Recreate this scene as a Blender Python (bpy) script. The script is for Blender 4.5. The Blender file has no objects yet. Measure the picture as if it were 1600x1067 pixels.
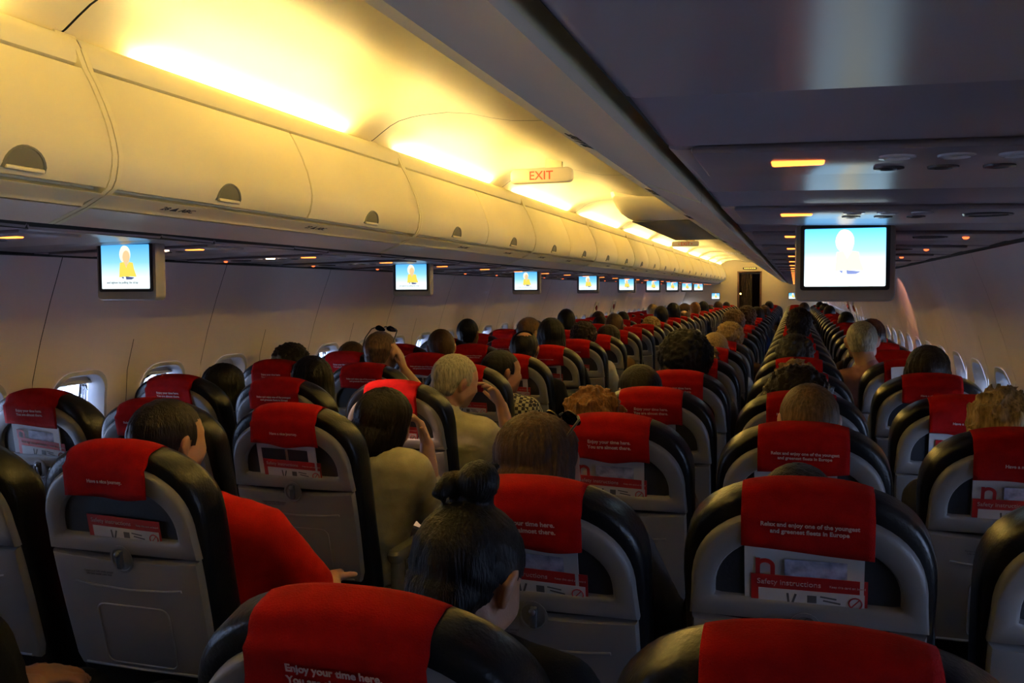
import bpy, bmesh, math, random
from mathutils import Vector, Matrix, Euler, noise
random.seed(7)
R = math.radians
SC = bpy.context.scene
COL = SC.collection

# ------------------------------------------------------------------ camera, sky, exposure
SC.view_settings.view_transform = 'Standard'
SC.view_settings.look = 'None'
SC.view_settings.gamma = 1
SC.view_settings.use_curve_mapping = False
SC.view_settings.exposure = 0.85
F_PX = 1410.6
cam_d = bpy.data.cameras.new('camera')
cam_d.sensor_width = 36.0
cam_d.lens = F_PX / 1600 * 36.0
cam_d.clip_start = 0.02
cam = bpy.data.objects.new('camera', cam_d)
COL.objects.link(cam)
yaw, pit, roll = .3031, -.055, -.005
fw = Vector((-math.sin(yaw) * math.cos(pit), math.cos(yaw) * math.cos(pit), math.sin(pit)))
rt = Vector((math.cos(yaw), math.sin(yaw), 0))
up = rt.cross(fw)
rr = rt * math.cos(roll) + up * math.sin(roll)
uu = -rt * math.sin(roll) + up * math.cos(roll)
cam.matrix_world = Matrix.Translation((.9829, -.9268, 1.4794)) @ Matrix((rr, uu, -fw)).transposed().to_4x4()
SC.camera = cam

SKY = 7.0
COVE = 58.0
world = bpy.data.worlds.new('daylight')
SC.world = world
world.use_nodes = True
wn = world.node_tree
wn.nodes.clear()
wo = wn.nodes.new('ShaderNodeOutputWorld')
wb = wn.nodes.new('ShaderNodeBackground')
wg = wn.nodes.new('ShaderNodeValToRGB')
wt = wn.nodes.new('ShaderNodeTexCoord')
wx = wn.nodes.new('ShaderNodeSeparateXYZ')
wm = wn.nodes.new('ShaderNodeMapRange')
wm.inputs['From Min'].default_value = -.4
wm.inputs['From Max'].default_value = .8
wg.color_ramp.elements[0].color = (.55, .68, 1, 1)
wg.color_ramp.elements[1].color = (.34, .54, 1, 1)
wn.links.new(wt.outputs['Generated'], wx.inputs[0])
wn.links.new(wx.outputs['Z'], wm.inputs['Value'])
wn.links.new(wm.outputs[0], wg.inputs[0])
wn.links.new(wg.outputs[0], wb.inputs[0])
wn.links.new(wb.outputs[0], wo.inputs[0])
wb.inputs['Strength'].default_value = SKY

# ------------------------------------------------------------------ materials
def mat(name, col, rough=.5, metal=0, bump=0, bscale=200, var=0, vscale=4, emit=None, estr=0, spec=.5, stretch=None, sheen=0, coat=0):
    m = bpy.data.materials.new(name)
    m.use_nodes = True
    nt = m.node_tree
    b = nt.nodes['Principled BSDF']
    b.inputs['Roughness'].default_value = rough
    b.inputs['Metallic'].default_value = metal
    b.inputs['Specular IOR Level'].default_value = spec
    b.inputs['Base Color'].default_value = (*col, 1)
    if sheen:
        b.inputs['Sheen Weight'].default_value = sheen
    if coat:
        b.inputs['Coat Weight'].default_value = coat
    tc = nt.nodes.new('ShaderNodeTexCoord')
    mp = nt.nodes.new('ShaderNodeMapping')
    nt.links.new(tc.outputs['Object'], mp.inputs[0])
    if stretch:
        mp.inputs['Scale'].default_value = stretch
    if var:
        n = nt.nodes.new('ShaderNodeTexNoise')
        n.inputs['Scale'].default_value = vscale
        n.inputs['Detail'].default_value = 5
        nt.links.new(mp.outputs[0], n.inputs['Vector'])
        r = nt.nodes.new('ShaderNodeValToRGB')
        r.color_ramp.elements[0].position = .3
        r.color_ramp.elements[1].position = .7
        r.color_ramp.elements[0].color = (*[c * (1 - var) for c in col], 1)
        r.color_ramp.elements[1].color = (*[min(1, c * (1 + var)) for c in col], 1)
        nt.links.new(n.outputs[0], r.inputs[0])
        nt.links.new(r.outputs[0], b.inputs['Base Color'])
    if bump:
        n2 = nt.nodes.new('ShaderNodeTexNoise')
        n2.inputs['Scale'].default_value = bscale
        n2.inputs['Detail'].default_value = 3
        nt.links.new(mp.outputs[0], n2.inputs['Vector'])
        bp = nt.nodes.new('ShaderNodeBump')
        bp.inputs['Strength'].default_value = bump
        bp.inputs['Distance'].default_value = .004
        nt.links.new(n2.outputs[0], bp.inputs['Height'])
        nt.links.new(bp.outputs[0], b.inputs['Normal'])
    if emit:
        b.inputs['Emission Color'].default_value = (*emit, 1)
        b.inputs['Emission Strength'].default_value = estr
    return m

M = {}
M['leather'] = mat('black_leather', (.005, .005, .006), .30, bump=.2, bscale=160, spec=.28)
M['shell'] = mat('grey_seat_plastic', (.125, .114, .110), .48, bump=.06, bscale=500, var=.04)
M['pocket'] = mat('pocket_lining', (.012, .012, .015), .6, bump=.2, bscale=120)
M['red'] = mat('red_fabric', (.215, .003, .003), .9, bump=.4, bscale=420, var=.12, vscale=30, spec=.08)
M['print'] = mat('white_print', (.34, .23, .22), .8)
M['dark_print'] = mat('dark_print', (.05, .045, .045), .6)
M['metal'] = mat('brushed_metal', (.35, .35, .37), .35, metal=.9, bump=.05)
M['frame'] = mat('seat_leg_metal', (.16, .16, .18), .4, metal=.7)
M['latch'] = mat('latch_plastic', (.07, .07, .075), .25)
M['bin'] = mat('bin_cream', (.78, .70, .42), .45, var=.03, vscale=3)
M['bin_low'] = mat('bin_underside', (.74, .60, .44), .42, var=.03, vscale=3)
M['handle'] = mat('handle_grey', (.13, .125, .09), .35)
M['rubber'] = mat('black_seal', (.012, .011, .011), .6)
M['wall'] = mat('wall_panel', (.76, .67, .65), .5, bump=.05, bscale=300, var=.03)
M['wframe'] = mat('window_surround', (.42, .41, .42), .45)
M['shade'] = mat('shade_cream', (.66, .58, .46), .5)
M['ceil'] = mat('ceiling_cream', (.80, .71, .47), .5, var=.02)
M['psu'] = mat('service_panel_grey', (.30, .265, .30), .30, bump=.02, bscale=60, var=.03)
M['psu2'] = mat('service_unit_grey', (.26, .225, .25), .28, bump=.02, bscale=60)
M['floor'] = mat('carpet', (.018, .018, .022), .95, bump=.6, bscale=300, var=.3, vscale=60)
M['bulk'] = mat('bulkhead_panel', (.34, .28, .21), .5, var=.03)
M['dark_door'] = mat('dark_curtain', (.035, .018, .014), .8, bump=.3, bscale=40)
M['tube'] = mat('cove_tube', (.9, .8, .6), .5, emit=(1, .75, .27), estr=COVE)
M['house'] = mat('monitor_housing', (.27, .235, .22), .4, bump=.03)
M['bezel'] = mat('monitor_bezel', (.012, .012, .014), .3)
M['sign'] = mat('belt_sign', (.4, .1, .02), .4, emit=(1, .20, .03), estr=2.8)
M['reddot'] = mat('call_light', (.4, .05, .02), .4, emit=(1, .12, .03), estr=1.8)
M['lens'] = mat('lamp_lens', (.6, .6, .65), .15)
M['lit'] = mat('lit_lens', (.9, .8, .7), .2, emit=(1, .62, .35), estr=8)
M['exitbox'] = mat('exit_sign_box', (.42, .37, .26), .4, emit=(1, .7, .35), estr=.06)
M['exitred'] = mat('exit_letters', (.62, .05, .015), .5)
M['paper'] = mat('paper_white', (.32, .30, .295), .6)
M['cardred'] = mat('card_red', (.28, .007, .007), .4)
M['amber'] = mat('amber_light', (.8, .4, .1), .4, emit=(1, .45, .12), estr=6)
M['photo'] = mat('magazine_photo', (.2, .2, .27), .35, var=.6, vscale=40)
M['white'] = mat('white_plastic', (.7, .68, .64), .4)

def glass_mat():
    m = bpy.data.materials.new('window_pane')
    m.use_nodes = True
    nt = m.node_tree
    nt.nodes.clear()
    o = nt.nodes.new('ShaderNodeOutputMaterial')
    mx = nt.nodes.new('ShaderNodeMixShader')
    t = nt.nodes.new('ShaderNodeBsdfTransparent')
    t.inputs[0].default_value = (.95, .97, 1, 1)
    g = nt.nodes.new('ShaderNodeBsdfGlossy')
    g.inputs['Roughness'].default_value = .05
    f = nt.nodes.new('ShaderNodeFresnel')
    f.inputs[0].default_value = 1.4
    nt.links.new(f.outputs[0], mx.inputs[0])
    nt.links.new(t.outputs[0], mx.inputs[1])
    nt.links.new(g.outputs[0], mx.inputs[2])
    nt.links.new(mx.outputs[0], o.inputs[0])
    return m
M['glass'] = glass_mat()

def screen_mat(s=1.25):
    m = bpy.data.materials.new('lit_screen')
    m.use_nodes = True
    nt = m.node_tree
    b = nt.nodes['Principled BSDF']
    tc = nt.nodes.new('ShaderNodeTexCoord')
    sx = nt.nodes.new('ShaderNodeSeparateXYZ')
    rp = nt.nodes.new('ShaderNodeValToRGB')
    e = rp.color_ramp.elements
    e[0].position, e[0].color = .0, (.80, .97, 1, 1)
    e[1].position, e[1].color = 1, (.08, .42, .95, 1)
    k = e.new(.22)
    k.color = (.85, .98, 1, 1)
    k = e.new(.6)
    k.color = (.26, .66, 1, 1)
    nt.links.new(tc.outputs['Generated'], sx.inputs[0])
    nt.links.new(sx.outputs['Z'], rp.inputs[0])
    nt.links.new(rp.outputs[0], b.inputs['Emission Color'])
    b.inputs['Emission Strength'].default_value = s
    b.inputs['Base Color'].default_value = (.02, .02, .02, 1)
    b.inputs['Roughness'].default_value = .2
    return m
M['screen'] = screen_mat(.72)
M['screen_bright'] = screen_mat(1.35)
for k, c, s in (('e_hair', (1, .96, .75), 1.15), ('e_skin', (1, .70, .36), 1.0), ('e_vest', (1, .83, .12), 1.0), ('e_belt', (.10, .13, .35), .8), ('e_text', (.10, .16, .22), .6),
                ('e_hair2', (1, 1, .95), 2.4), ('e_skin2', (1, .95, .86), 2.2), ('e_vest2', (1, .95, .45), 2.0), ('e_belt2', (.28, .36, .75), 1.1), ('e_text2', (.35, .45, .62), 1.1)):
    M[k] = mat(k, (.02, .02, .02), .4, emit=c, estr=s * .56)

def hair_mat(name, c, rough=.5):
    return mat(name, c, rough, bump=.7, bscale=1, var=.45, vscale=.6, stretch=(260, 260, 40), spec=.16)
HAIR = {
    'black': hair_mat('hair_black', (.0037, .0031, .0031)),
    'dark': hair_mat('hair_dark_brown', (.0087, .0056, .0043)),
    'brown': hair_mat('hair_brown', (.0372, .0186, .0087)),
    'lightbrown': hair_mat('hair_light_brown', (.0806, .0465, .0217)),
    'ginger': hair_mat('hair_auburn', (.1240, .0527, .0155)),
    'blond': hair_mat('hair_blond', (.2232, .1488, .0620)),
    'grey': hair_mat('hair_grey', (.2232, .2046, .1550)),
    'darkgrey': hair_mat('hair_dark_grey', (.0310, .0298, .0298)),
}
def skin_mat(name, c):
    m = mat(name, c, .5, bump=.1, bscale=300, var=.08, vscale=20)
    m.node_tree.nodes['Principled BSDF'].inputs['Subsurface Weight'].default_value = .08
    m.node_tree.nodes['Principled BSDF'].inputs['Subsurface Radius'].default_value = (.01, .004, .002)
    return m
SKIN = {'fair': skin_mat('skin_fair', (.3224, .1674, .1116)), 'tan': skin_mat('skin_tan', (.2604, .1240, .0682)), 'dark': skin_mat('skin_brown', (.0992, .0434, .0248))}
def cloth_mat(name, c):
    return mat(name, c, .85, bump=.4, bscale=350, var=.12, vscale=25, spec=.1)
CLOTH = {
    'red': cloth_mat('cloth_red', (.33, .006, .004)), 'cream': cloth_mat('cloth_cream', (.36, .325, .235)), 'black': cloth_mat('cloth_black', (.0066, .0066, .0077)),
    'navy': cloth_mat('cloth_navy', (.0110, .0165, .0440)), 'grey': cloth_mat('cloth_grey', (.0880, .0880, .0935)), 'white': cloth_mat('cloth_white', (.3410, .3190, .2860)),
    'pink': cloth_mat('cloth_pink', (.3025, .1540, .1430)), 'jeans': cloth_mat('cloth_denim', (.0275, .0385, .0715)), 'brown': cloth_mat('cloth_brown', (.0495, .0275, .0165)),
    'green': cloth_mat('cloth_olive', (.0385, .0413, .0220)), 'check': None,
}
def check_mat():
    m = cloth_mat('cloth_check', (.5, .48, .42))
    nt = m.node_tree
    b = nt.nodes['Principled BSDF']
    tc = nt.nodes.new('ShaderNodeTexCoord')
    w = nt.nodes.new('ShaderNodeTexChecker')
    w.inputs['Scale'].default_value = 60
    w.inputs[1].default_value = (.30, .28, .25, 1)
    w.inputs[2].default_value = (.03, .03, .05, 1)
    nt.links.new(tc.outputs['Object'], w.inputs[0])
    nt.links.new(w.outputs[0], b.inputs['Base Color'])
    return m
CLOTH['check'] = check_mat()
M['eye'] = mat('eye_white', (.7, .68, .65), .2)
M['tint'] = mat('sunglass_lens', (.006, .006, .008), .06, coat=.6)

# ------------------------------------------------------------------ mesh helpers
class MB:
    def __init__(s):
        s.v, s.f, s.m = [], [], []
    def add(s, vs, fs, mi=0):
        o = len(s.v)
        s.v += [tuple(p) for p in vs]
        s.f += [tuple(i + o for i in f) for f in fs]
        s.m += [mi] * len(fs)
    def loft(s, rings, cap0=True, cap1=True, closed=True, mi=0):
        n = len(rings[0])
        vs = [p for r in rings for p in r]
        fs = []
        for a in range(len(rings) - 1):
            for i in range(n if closed else n - 1):
                j = (i + 1) % n
                fs.append((a * n + i, a * n + j, (a + 1) * n + j, (a + 1) * n + i))
        if cap0:
            fs.append(tuple(reversed(range(n))))
        if cap1:
            fs.append(tuple((len(rings) - 1) * n + i for i in range(n)))
        s.add(vs, fs, mi)
    def box(s, c, d, r=0, mi=0, rot=None, seg=2):
        bm = bmesh.new()
        bmesh.ops.create_cube(bm, size=1)
        for v in bm.verts:
            v.co = Vector((v.co.x * d[0], v.co.y * d[1], v.co.z * d[2]))
        if r:
            bmesh.ops.bevel(bm, geom=bm.edges[:], offset=r, segments=seg, affect='EDGES', profile=.5)
        mt = Matrix.Translation(c) @ (rot.to_4x4() if rot else Matrix())
        s.bm(bm, mt, mi)
    def bm(s, bm, mt=None, mi=0):
        bm.verts.index_update()
        s.add([(mt @ v.co if mt else v.co)[:] for v in bm.verts], [[v.index for v in f.verts] for f in bm.faces], mi)
        bm.free()
    def ball(s, c, r, seg=16, rings=10, mi=0):
        bm = bmesh.new()
        bmesh.ops.create_uvsphere(bm, u_segments=seg, v_segments=rings, radius=1)
        rx = r if hasattr(r, '__len__') else (r, r, r)
        s.bm(bm, Matrix.Translation(c) @ Matrix.Diagonal((*rx, 1)), mi)
    def tube(s, pts, rad, n=10, mi=0):
        pts = [Vector(p) for p in pts]
        rings = []
        for i, p in enumerate(pts):
            d = (pts[min(i + 1, len(pts) - 1)] - pts[max(i - 1, 0)]).normalized()
            a = d.orthogonal().normalized() if i == 0 else (a - d * a.dot(d)).normalized()
            b = d.cross(a)
            r = rad[i] if hasattr(rad, '__len__') else rad
            rings.append([p + (a * math.cos(2 * math.pi * k / n) + b * math.sin(2 * math.pi * k / n)) * r for k in range(n)])
        s.loft(rings, mi=mi)
    def mesh(s, name, mats, smooth=True, angle=40):
        me = bpy.data.meshes.new(name)
        me.from_pydata(s.v, [], s.f)
        me.polygons.foreach_set('material_index', s.m)
        for m in (mats if isinstance(mats, (list, tuple)) else [mats]):
            me.materials.append(m)
        bm = bmesh.new()
        bm.from_mesh(me)
        bmesh.ops.recalc_face_normals(bm, faces=bm.faces[:])
        for e in bm.edges:
            e.smooth = not (len(e.link_faces) == 2 and e.calc_face_angle(0) > R(angle))
        for f in bm.faces:
            f.smooth = smooth
        bm.to_mesh(me)
        bm.free()
        return me

def link(name, me, parent=None, loc=None):
    o = bpy.data.objects.new(name, me)
    COL.objects.link(o)
    if parent:
        o.parent = parent
    if loc is not None:
        o.location = loc
    return o
def obj(name, mb, mats, parent=None, smooth=True, angle=40):
    return link(name, mb.mesh(name, mats, smooth, angle), parent)
def tag(o, label, cat, group=None):
    o['label'] = label
    o['category'] = cat
    if group:
        o['group'] = group
    return o
def thing(name, label, cat, loc=(0, 0, 0), group=None):
    o = link(name, None)
    o.location = loc
    return tag(o, label, cat, group)
def struct(name, mb, mats, parent=None, smooth=True, angle=40):
    o = obj(name, mb, mats, parent, smooth, angle)
    o['kind'] = 'structure'
    return o

TXT = {}
def text_mesh(body, size, m, off=.0, align='CENTER', space=1.0):
    key = (body, size, m.name, off, align)
    if key in TXT:
        return TXT[key]
    cu = bpy.data.curves.new('lettering', 'FONT')
    cu.body = body
    cu.size = size
    cu.align_x = align
    cu.align_y = 'CENTER'
    cu.offset = off
    cu.extrude = .0004
    cu.space_line = space
    cu.resolution_u = 3
    o = bpy.data.objects.new('lettering', cu)
    COL.objects.link(o)
    bpy.context.view_layer.update()
    me = bpy.data.meshes.new_from_object(o.evaluated_get(bpy.context.evaluated_depsgraph_get()))
    bpy.data.objects.remove(o)
    me.materials.clear()
    me.materials.append(m)
    me.name = 'lettering'
    TXT[key] = me
    return me
def basis(right, upv, pos):
    r = Vector(right).normalized()
    u = Vector(upv)
    u = (u - r * u.dot(r)).normalized()
    return Matrix.Translation(pos) @ Matrix((r, u, r.cross(u))).transposed().to_4x4()
def text(name, body, size, m, mw, parent=None, off=0, space=1.0, align='CENTER'):
    o = link(name, text_mesh(body, size, m, off, align, space), parent)
    o.matrix_local = mw
    return o
ORD = ['nearest', 'second nearest', 'third nearest', 'fourth nearest', 'fifth nearest', 'sixth nearest', 'seventh nearest', 'eighth nearest', 'ninth nearest', 'tenth nearest']
TH = ['first', 'second', 'third', 'fourth', 'fifth', 'sixth', 'seventh', 'eighth', 'ninth', 'tenth', 'eleventh', 'twelfth', 'thirteenth', 'fourteenth', 'fifteenth', 'sixteenth', 'seventeenth', 'eighteenth', 'nineteenth', 'twentieth', 'twenty-first', 'twenty-second', 'twenty-third', 'twenty-fourth', 'twenty-fifth', 'twenty-sixth', 'twenty-seventh', 'twenty-eighth', 'twenty-ninth', 'thirtieth']

# ------------------------------------------------------------------ the cabin shell
P = .762
Y0, Y1 = -1.3, 22.5
CX = {'A': -1.515, 'B': -1.0085, 'C': -.502, 'D': .502, 'E': 1.0085, 'F': 1.515}
WP = [(0, 1.64), (.3, 1.735), (.6, 1.79), (.9, 1.805), (1.05, 1.790), (1.17, 1.760), (1.3, 1.722), (1.45, 1.670), (1.625, 1.602), (1.70, 1.57)]
def wall_x(z):
    for (a, xa), (b, xb) in zip(WP, WP[1:]):
        if z <= b:
            t = (z - a) / (b - a)
            return xa + (xb - xa) * t
    return WP[-1][1]
def wall_n(z):
    d = (wall_x(z + .06) - wall_x(z - .06)) / .12
    return Vector((-1, 0, d)).normalized()      # towards the cabin on the right side (x>0); mirrored on the left

ZW, WW, WH = .955, .245, .350                    # window centre height, aperture
def rrect(w, h, r, n=6):
    pts = []
    for cx_, cz_, a0 in ((w / 2 - r, h / 2 - r, 0), (-w / 2 + r, h / 2 - r, 90), (-w / 2 + r, -h / 2 + r, 180), (w / 2 - r, -h / 2 + r, 270)):
        for k in range(n + 1):
            a = R(a0 + 90 * k / n)
            pts.append((cx_ + r * math.cos(a), cz_ + r * math.sin(a)))
    return pts
OUT = rrect(.30, .42, .095)
def ray_rect(p, hw, hh):
    s_ = min(hw / abs(p[0]) if abs(p[0]) > 1e-6 else 9e9, hh / abs(p[1]) if abs(p[1]) > 1e-6 else 9e9)
    return (p[0] * s_, p[1] * s_)
def wall_panel_mb(sg, yc):
    # one panel: two windows, 1.016 long, with a 4 mm open seam at both ends
    mb = MB()
    def pt(y, z, d=0):
        n = wall_n(z)
        return (sg * (wall_x(z) + n.x * d), y, z + n.z * d)
    for k in (-1, 1):
        wy = yc + k * .254
        hw = .252
        rect = [ray_rect(p, hw, .33) for p in OUT]
        for i, p in enumerate(OUT):            # put exact corners in the outer ring
            pass
        rings = []
        for t in (0, .5, 1):
            ring = []
            for a, b in zip(rect, OUT):
                y, z = a[0] + (b[0] - a[0]) * t, a[1] + (b[1] - a[1]) * t
                ring.append(pt(wy + y, ZW + z))
            rings.append(ring)
        mb.loft(rings, False, False)
        # corners left by the ray projection
        n = len(OUT)
        for i in range(n):
            a, b = rect[i], rect[(i + 1) % n]
            if abs(abs(a[0]) - hw) < 1e-6 and abs(abs(b[1]) - .33) < 1e-6 or abs(abs(b[0]) - hw) < 1e-6 and abs(abs(a[1]) - .33) < 1e-6:
                c = (hw * (1 if a[0] + b[0] > 0 else -1), .33 * (1 if a[1] + b[1] > 0 else -1))
                mb.add([pt(wy + q[0], ZW + q[1]) for q in (a, b, c)], [(0, 1, 2)])
    ya, yb = yc - .506, yc + .506
    def strip(zs):
        rings = [[pt(y, z) for y in (ya, yc - .25, yc, yc + .25, yb)] for z in zs]
        mb.loft(rings, False, False, closed=False)
    strip([ZW + .33, 1.3, 1.35, 1.4, 1.45, 1.5, 1.56, 1.625, 1.70])
    strip([0, .15, .3, .45, ZW - .33])
    # raised vertical edge lips at the seams
    for y, d in ((ya, .004), (yb, -.004)):
        rings = [[pt(y, z), pt(y + d * .5, z, .0006), pt(y + d * 2, z)] for z in (0, .3, .6, .8, 1, 1.15, 1.3, 1.45, 1.625, 1.7)]
        mb.loft(rings, False, False, closed=False)
    return mb
def window_frame_mb(sg):
    mb = MB()
    def pt(p, d):
        n = wall_n(ZW + p[1])
        return (sg * (wall_x(ZW + p[1]) + n.x * d), p[0], ZW + p[1] + n.z * d)
    rings = []
    for (w, h, r, d) in ((.305, .425, .097, .0008), (.297, .417, .095, .0026), (.278, .390, .088, .0018), (.264, .372, .083, -.012), (.252, .358, .078, -.03), (WW, WH, .075, -.055), (WW, WH, .075, -.085)):
        rings.append([pt(p, d) for p in rrect(w, h, r)])
    mb.loft(rings, False, False)
    return mb
def pane_mb(sg):
    mb = MB()
    ring = lambda d: [(sg * (wall_x(ZW + p[1]) - d * 1.0), p[0], ZW + p[1]) for p in rrect(WW, WH, .075)]
    mb.loft([ring(-.070), ring(-.074)], True, True)
    return mb
def shade_mb(sg, drop):
    # roller shade pulled a little way down inside the frame, with a grip lip
    mb = MB()
    zt, zb = ZW + WH / 2 + .012, ZW + WH / 2 - drop
    rings = []
    for z, d in ((zt, -.058), ((zt + zb) / 2, -.058), (zb + .012, -.058), (zb + .010, -.047), (zb, -.047), (zb, -.060)):
        hw = WW / 2 + .003
        rings.append([(sg * (wall_x(z) - d), y, z) for y in (-hw, 0, hw)])
    mb.loft(rings, False, False, closed=False)
    return mb
PSH = 1.78                                        # first seam
NP = 26
for sg, side in ((-1, 'left'), (1, 'right')):
    w_me = [wall_panel_mb(sg, PSH + P * 0 + .508 + (k - 5) * 1.016) for k in range(NP)]
    big = MB()
    for w in w_me:
        big.add(w.v, w.f)
    struct('wall_' + side, big, M['wall'])
    seam_backing = MB()                                  # black strips added behind the seams to keep sky light from leaking in
    ys = PSH + .508 - 5 * 1.016 - .508
    for k in range(NP * 2 + 1):
        y = ys + .508 * k
        rings = [[(sg * (wall_x(z) + .005), y + dy, z) for dy in (-.078, .078)] for z in [i * .05 for i in range(34)] + [1.7]]
        seam_backing.loft(rings, False, False, closed=False)
    struct('trim_%d' % (1 if sg < 0 else 2), seam_backing, M['rubber'])
fr = {s_: window_frame_mb(s_).mesh('window_frame', M['wframe']) for s_ in (-1, 1)}
pn = {s_: pane_mb(s_).mesh('pane', M['glass'], smooth=False) for s_ in (-1, 1)}
sh = {(s_, d): shade_mb(s_, d).mesh('shade', M['shade']) for s_ in (-1, 1) for d in (.022, .07)}
wn_i = 0
for sg in (-1, 1):
    for k in range(NP * 2):
        y = PSH + .254 + .508 * (k - 10)
        if not Y0 < y < Y1 - .2:
            continue
        wn_i += 1
        w = link('window_%d' % wn_i, None)
        w.location = (0, y, 0)
        w['kind'] = 'structure'
        link('window_frame', fr[sg], w)
        link('pane', pn[sg], w)
        d = random.Random(k * 7 + sg).choice((.022, .022, .022, .07, .022, .022))
        link('shade', sh[(sg, d)], w)

mb = MB()
mb.box((0, (Y0 + Y1) / 2, -.02), (3.6, Y1 - Y0, .04))
struct('floor', mb, M['floor'])

# vaulted ceiling, split into panels by open seams
CPRO = [(-.94, 1.99), (-.93, 2.05), (-.90, 2.085), (-.85, 2.112), (-.782, 2.145), (-.74, 2.174), (-.70, 2.200), (-.659, 2.219), (-.60, 2.232), (-.549, 2.238), (-.435, 2.242), (-.328, 2.230), (-.232, 2.206), (-.148, 2.190), (-.045, 2.184), (0, 2.183)]
CPRO = CPRO + [(-x, z) for x, z in reversed(CPRO[:-1])]
SEAM = [-1.3, -.85, .95, 2.70, 4.55, 6.53, 8.70, 10.74, 12.84, 14.95, 17.0, 19.0, 20.8, 22.5]
mb = MB()
mb2 = MB()
for a, b in zip(SEAM, SEAM[1:]):
    mb.loft([[(x, y, z) for x, z in CPRO] for y in (a + .004, a + .012, b - .012, b - .004)], False, False, closed=False)
    mb2.loft([[(x, y, z + .003) for x, z in CPRO] for y in (b - .05, b + .05)], False, False, closed=False)
struct('ceiling', mb, M['ceil'])
struct('trim_3', mb2, M['rubber'])  # black backing set close behind the open seams to shut out sky light
# cove end baffles: thin arched ribs standing in the light trough at each seam
tr = 4
for y in SEAM[1:-1]:
    for sg in (-1, 1):
        mb = MB()
        inner = [(-.935, 2.00), (-.925, 2.045), (-.897, 2.08), (-.848, 2.107), (-.784, 2.138)]
        outer = [(-.765, 2.00), (-.765, 2.07), (-.768, 2.10), (-.776, 2.128)]
        ring = [(x, z) for x, z in inner] + [(x, z) for x, z in reversed(outer)]
        mb.loft([[(x * -sg, y + dy, z) for x, z in ring] for dy in (-.035, -.03, .03, .035)])
        struct('trim_%d' % tr, mb, M['ceil'])
        tr += 1
# unseen roof sheet above the bins, added to stop sky light leaking in
mb = MB()
hullp = [(-1.64, -.05), (-1.95, .5), (-1.99, .52)]
roof = [(1.56, 1.69), (1.50, 1.90), (1.30, 2.15), (1.0, 2.36), (.6, 2.50), (0, 2.55)]
roof = roof + [(-x, z) for x, z in reversed(roof[:-1])]
mb.loft([[(x, y, z) for x, z in roof] for y in (Y0 - .06, Y1 + .06)], False, False, closed=False)
struct('trim_80', mb, M['rubber'])

# cove lamps behind the bin rails
for sg, side in ((-1, 'left'), (1, 'right')):
    for i, (a, b) in enumerate(zip(SEAM, SEAM[1:])):
        if i == 0:
            continue
        t = thing('cove_lamp', 'warm glowing cove tube behind the %s bin rail, %s trough from the %s' % (side, TH[i - 1], 'back'), 'lamp', (sg * .786, (a + b) / 2, 2.079), 'cove lamps above the %s bins' % side)
        h = (b - a) / 2 - .27
        mb = MB()
        mb.tube([(0, -h, .03), (0, h, .03)], .013, 10)
        obj('tube', mb, M['tube'], t)
        mb = MB()
        for e in (-1, 1):
            mb.box((0, e * (h + .012), .012), (.03, .03, .04), .006)
        mb.box((0, 0, -.010), (.04, 2 * h + .05, .020), .003)
        obj('lamp_holder', mb, M['white'], t)

# ------------------------------------------------------------------ overhead bins
DOOR = [(.622, 1.737), (.610, 1.758), (.603, 1.790), (.601, 1.815), (.606, 1.848), (.618, 1.893), (.637, 1.941), (.662, 1.993), (.683, 2.029)]
BODY_LOW = [(.658, 1.735), (.636, 1.724), (.641, 1.7195), (.688, 1.704), (.694, 1.695), (.70, 1.697), (.765, 1.672), (.803, 1.658), (.806, 1.690), (.83, 1.72)]
RAIL = [(.722, 2.030), (.699, 2.043), (.696, 2.056), (.700, 2.085), (.712, 2.104), (.728, 2.112), (.744, 2.108), (.754, 2.092), (.756, 1.99)]
BL = 1.88
BIN0 = .912 - 2 * 1.88
NB = 13
ROWTXT = {-1: ' ABC', 1: ' DEF'}
def door_mb(sg, L):
    mb = MB()
    def sect(y, k):
        out = [(sg * (x + k * .0), y, z) for x, z in DOOR]
        inn = [(sg * (x + .014), y, z + (.004 if i == 0 else 0)) for i, (x, z) in enumerate(DOOR)]
        return out + list(reversed(inn))
    def shr(y, d):
        out = [(sg * (x + d), y, z) for x, z in DOOR]
        inn = [(sg * (x + .014), y, z) for x, z in DOOR]
        return out + list(reversed(inn))
    mb.loft([shr(-L / 2 + .001, .006), shr(-L / 2 + .003, .002), shr(-L / 2 + .008, 0), shr(0, 0), shr(L / 2 - .008, 0), shr(L / 2 - .003, .002), shr(L / 2 - .001, .006)])
    return mb
def handle_mb(sg):
    # recessed D-shaped cup with a raised rim and a flap
    mb = MB()
    cup = [(.052 * math.cos(a), .047 * math.sin(a)) for a in [math.pi * k / 14 for k in range(15)]]
    def on(y, h, d):
        z = 1.748 + h
        for (xa, za), (xb, zb) in zip(DOOR, DOOR[1:]):
            if za <= z <= zb:
                x = xa + (xb - xa) * (z - za) / (zb - za)
                break
        return (sg * (x - d), y, z)
    mb.loft([[on(y * 1.16, h * 1.14 + 0, .0) for y, h in cup], [on(y * 1.1, h * 1.08, .004) for y, h in cup], [on(y, h, .0035) for y, h in cup], [on(y * .95, h * .95 + .002, .0012) for y, h in cup], [on(y * .6, h * .6 + .002, .0012) for y, h in cup], [on(y * .2, h * .2 + .002, .0012) for y, h in cup]], False, True)
    mb.box((sg * .611, 0, 1.750), (.012, .104, .010), .004, mi=1)
    return mb
dm = {s_: door_mb(s_, BL / 2 - .004).mesh('door', M['bin']) for s_ in (-1, 1)}
hm = {s_: handle_mb(s_).mesh('handle', [M['handle'], M['bin']]) for s_ in (-1, 1)}
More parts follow.
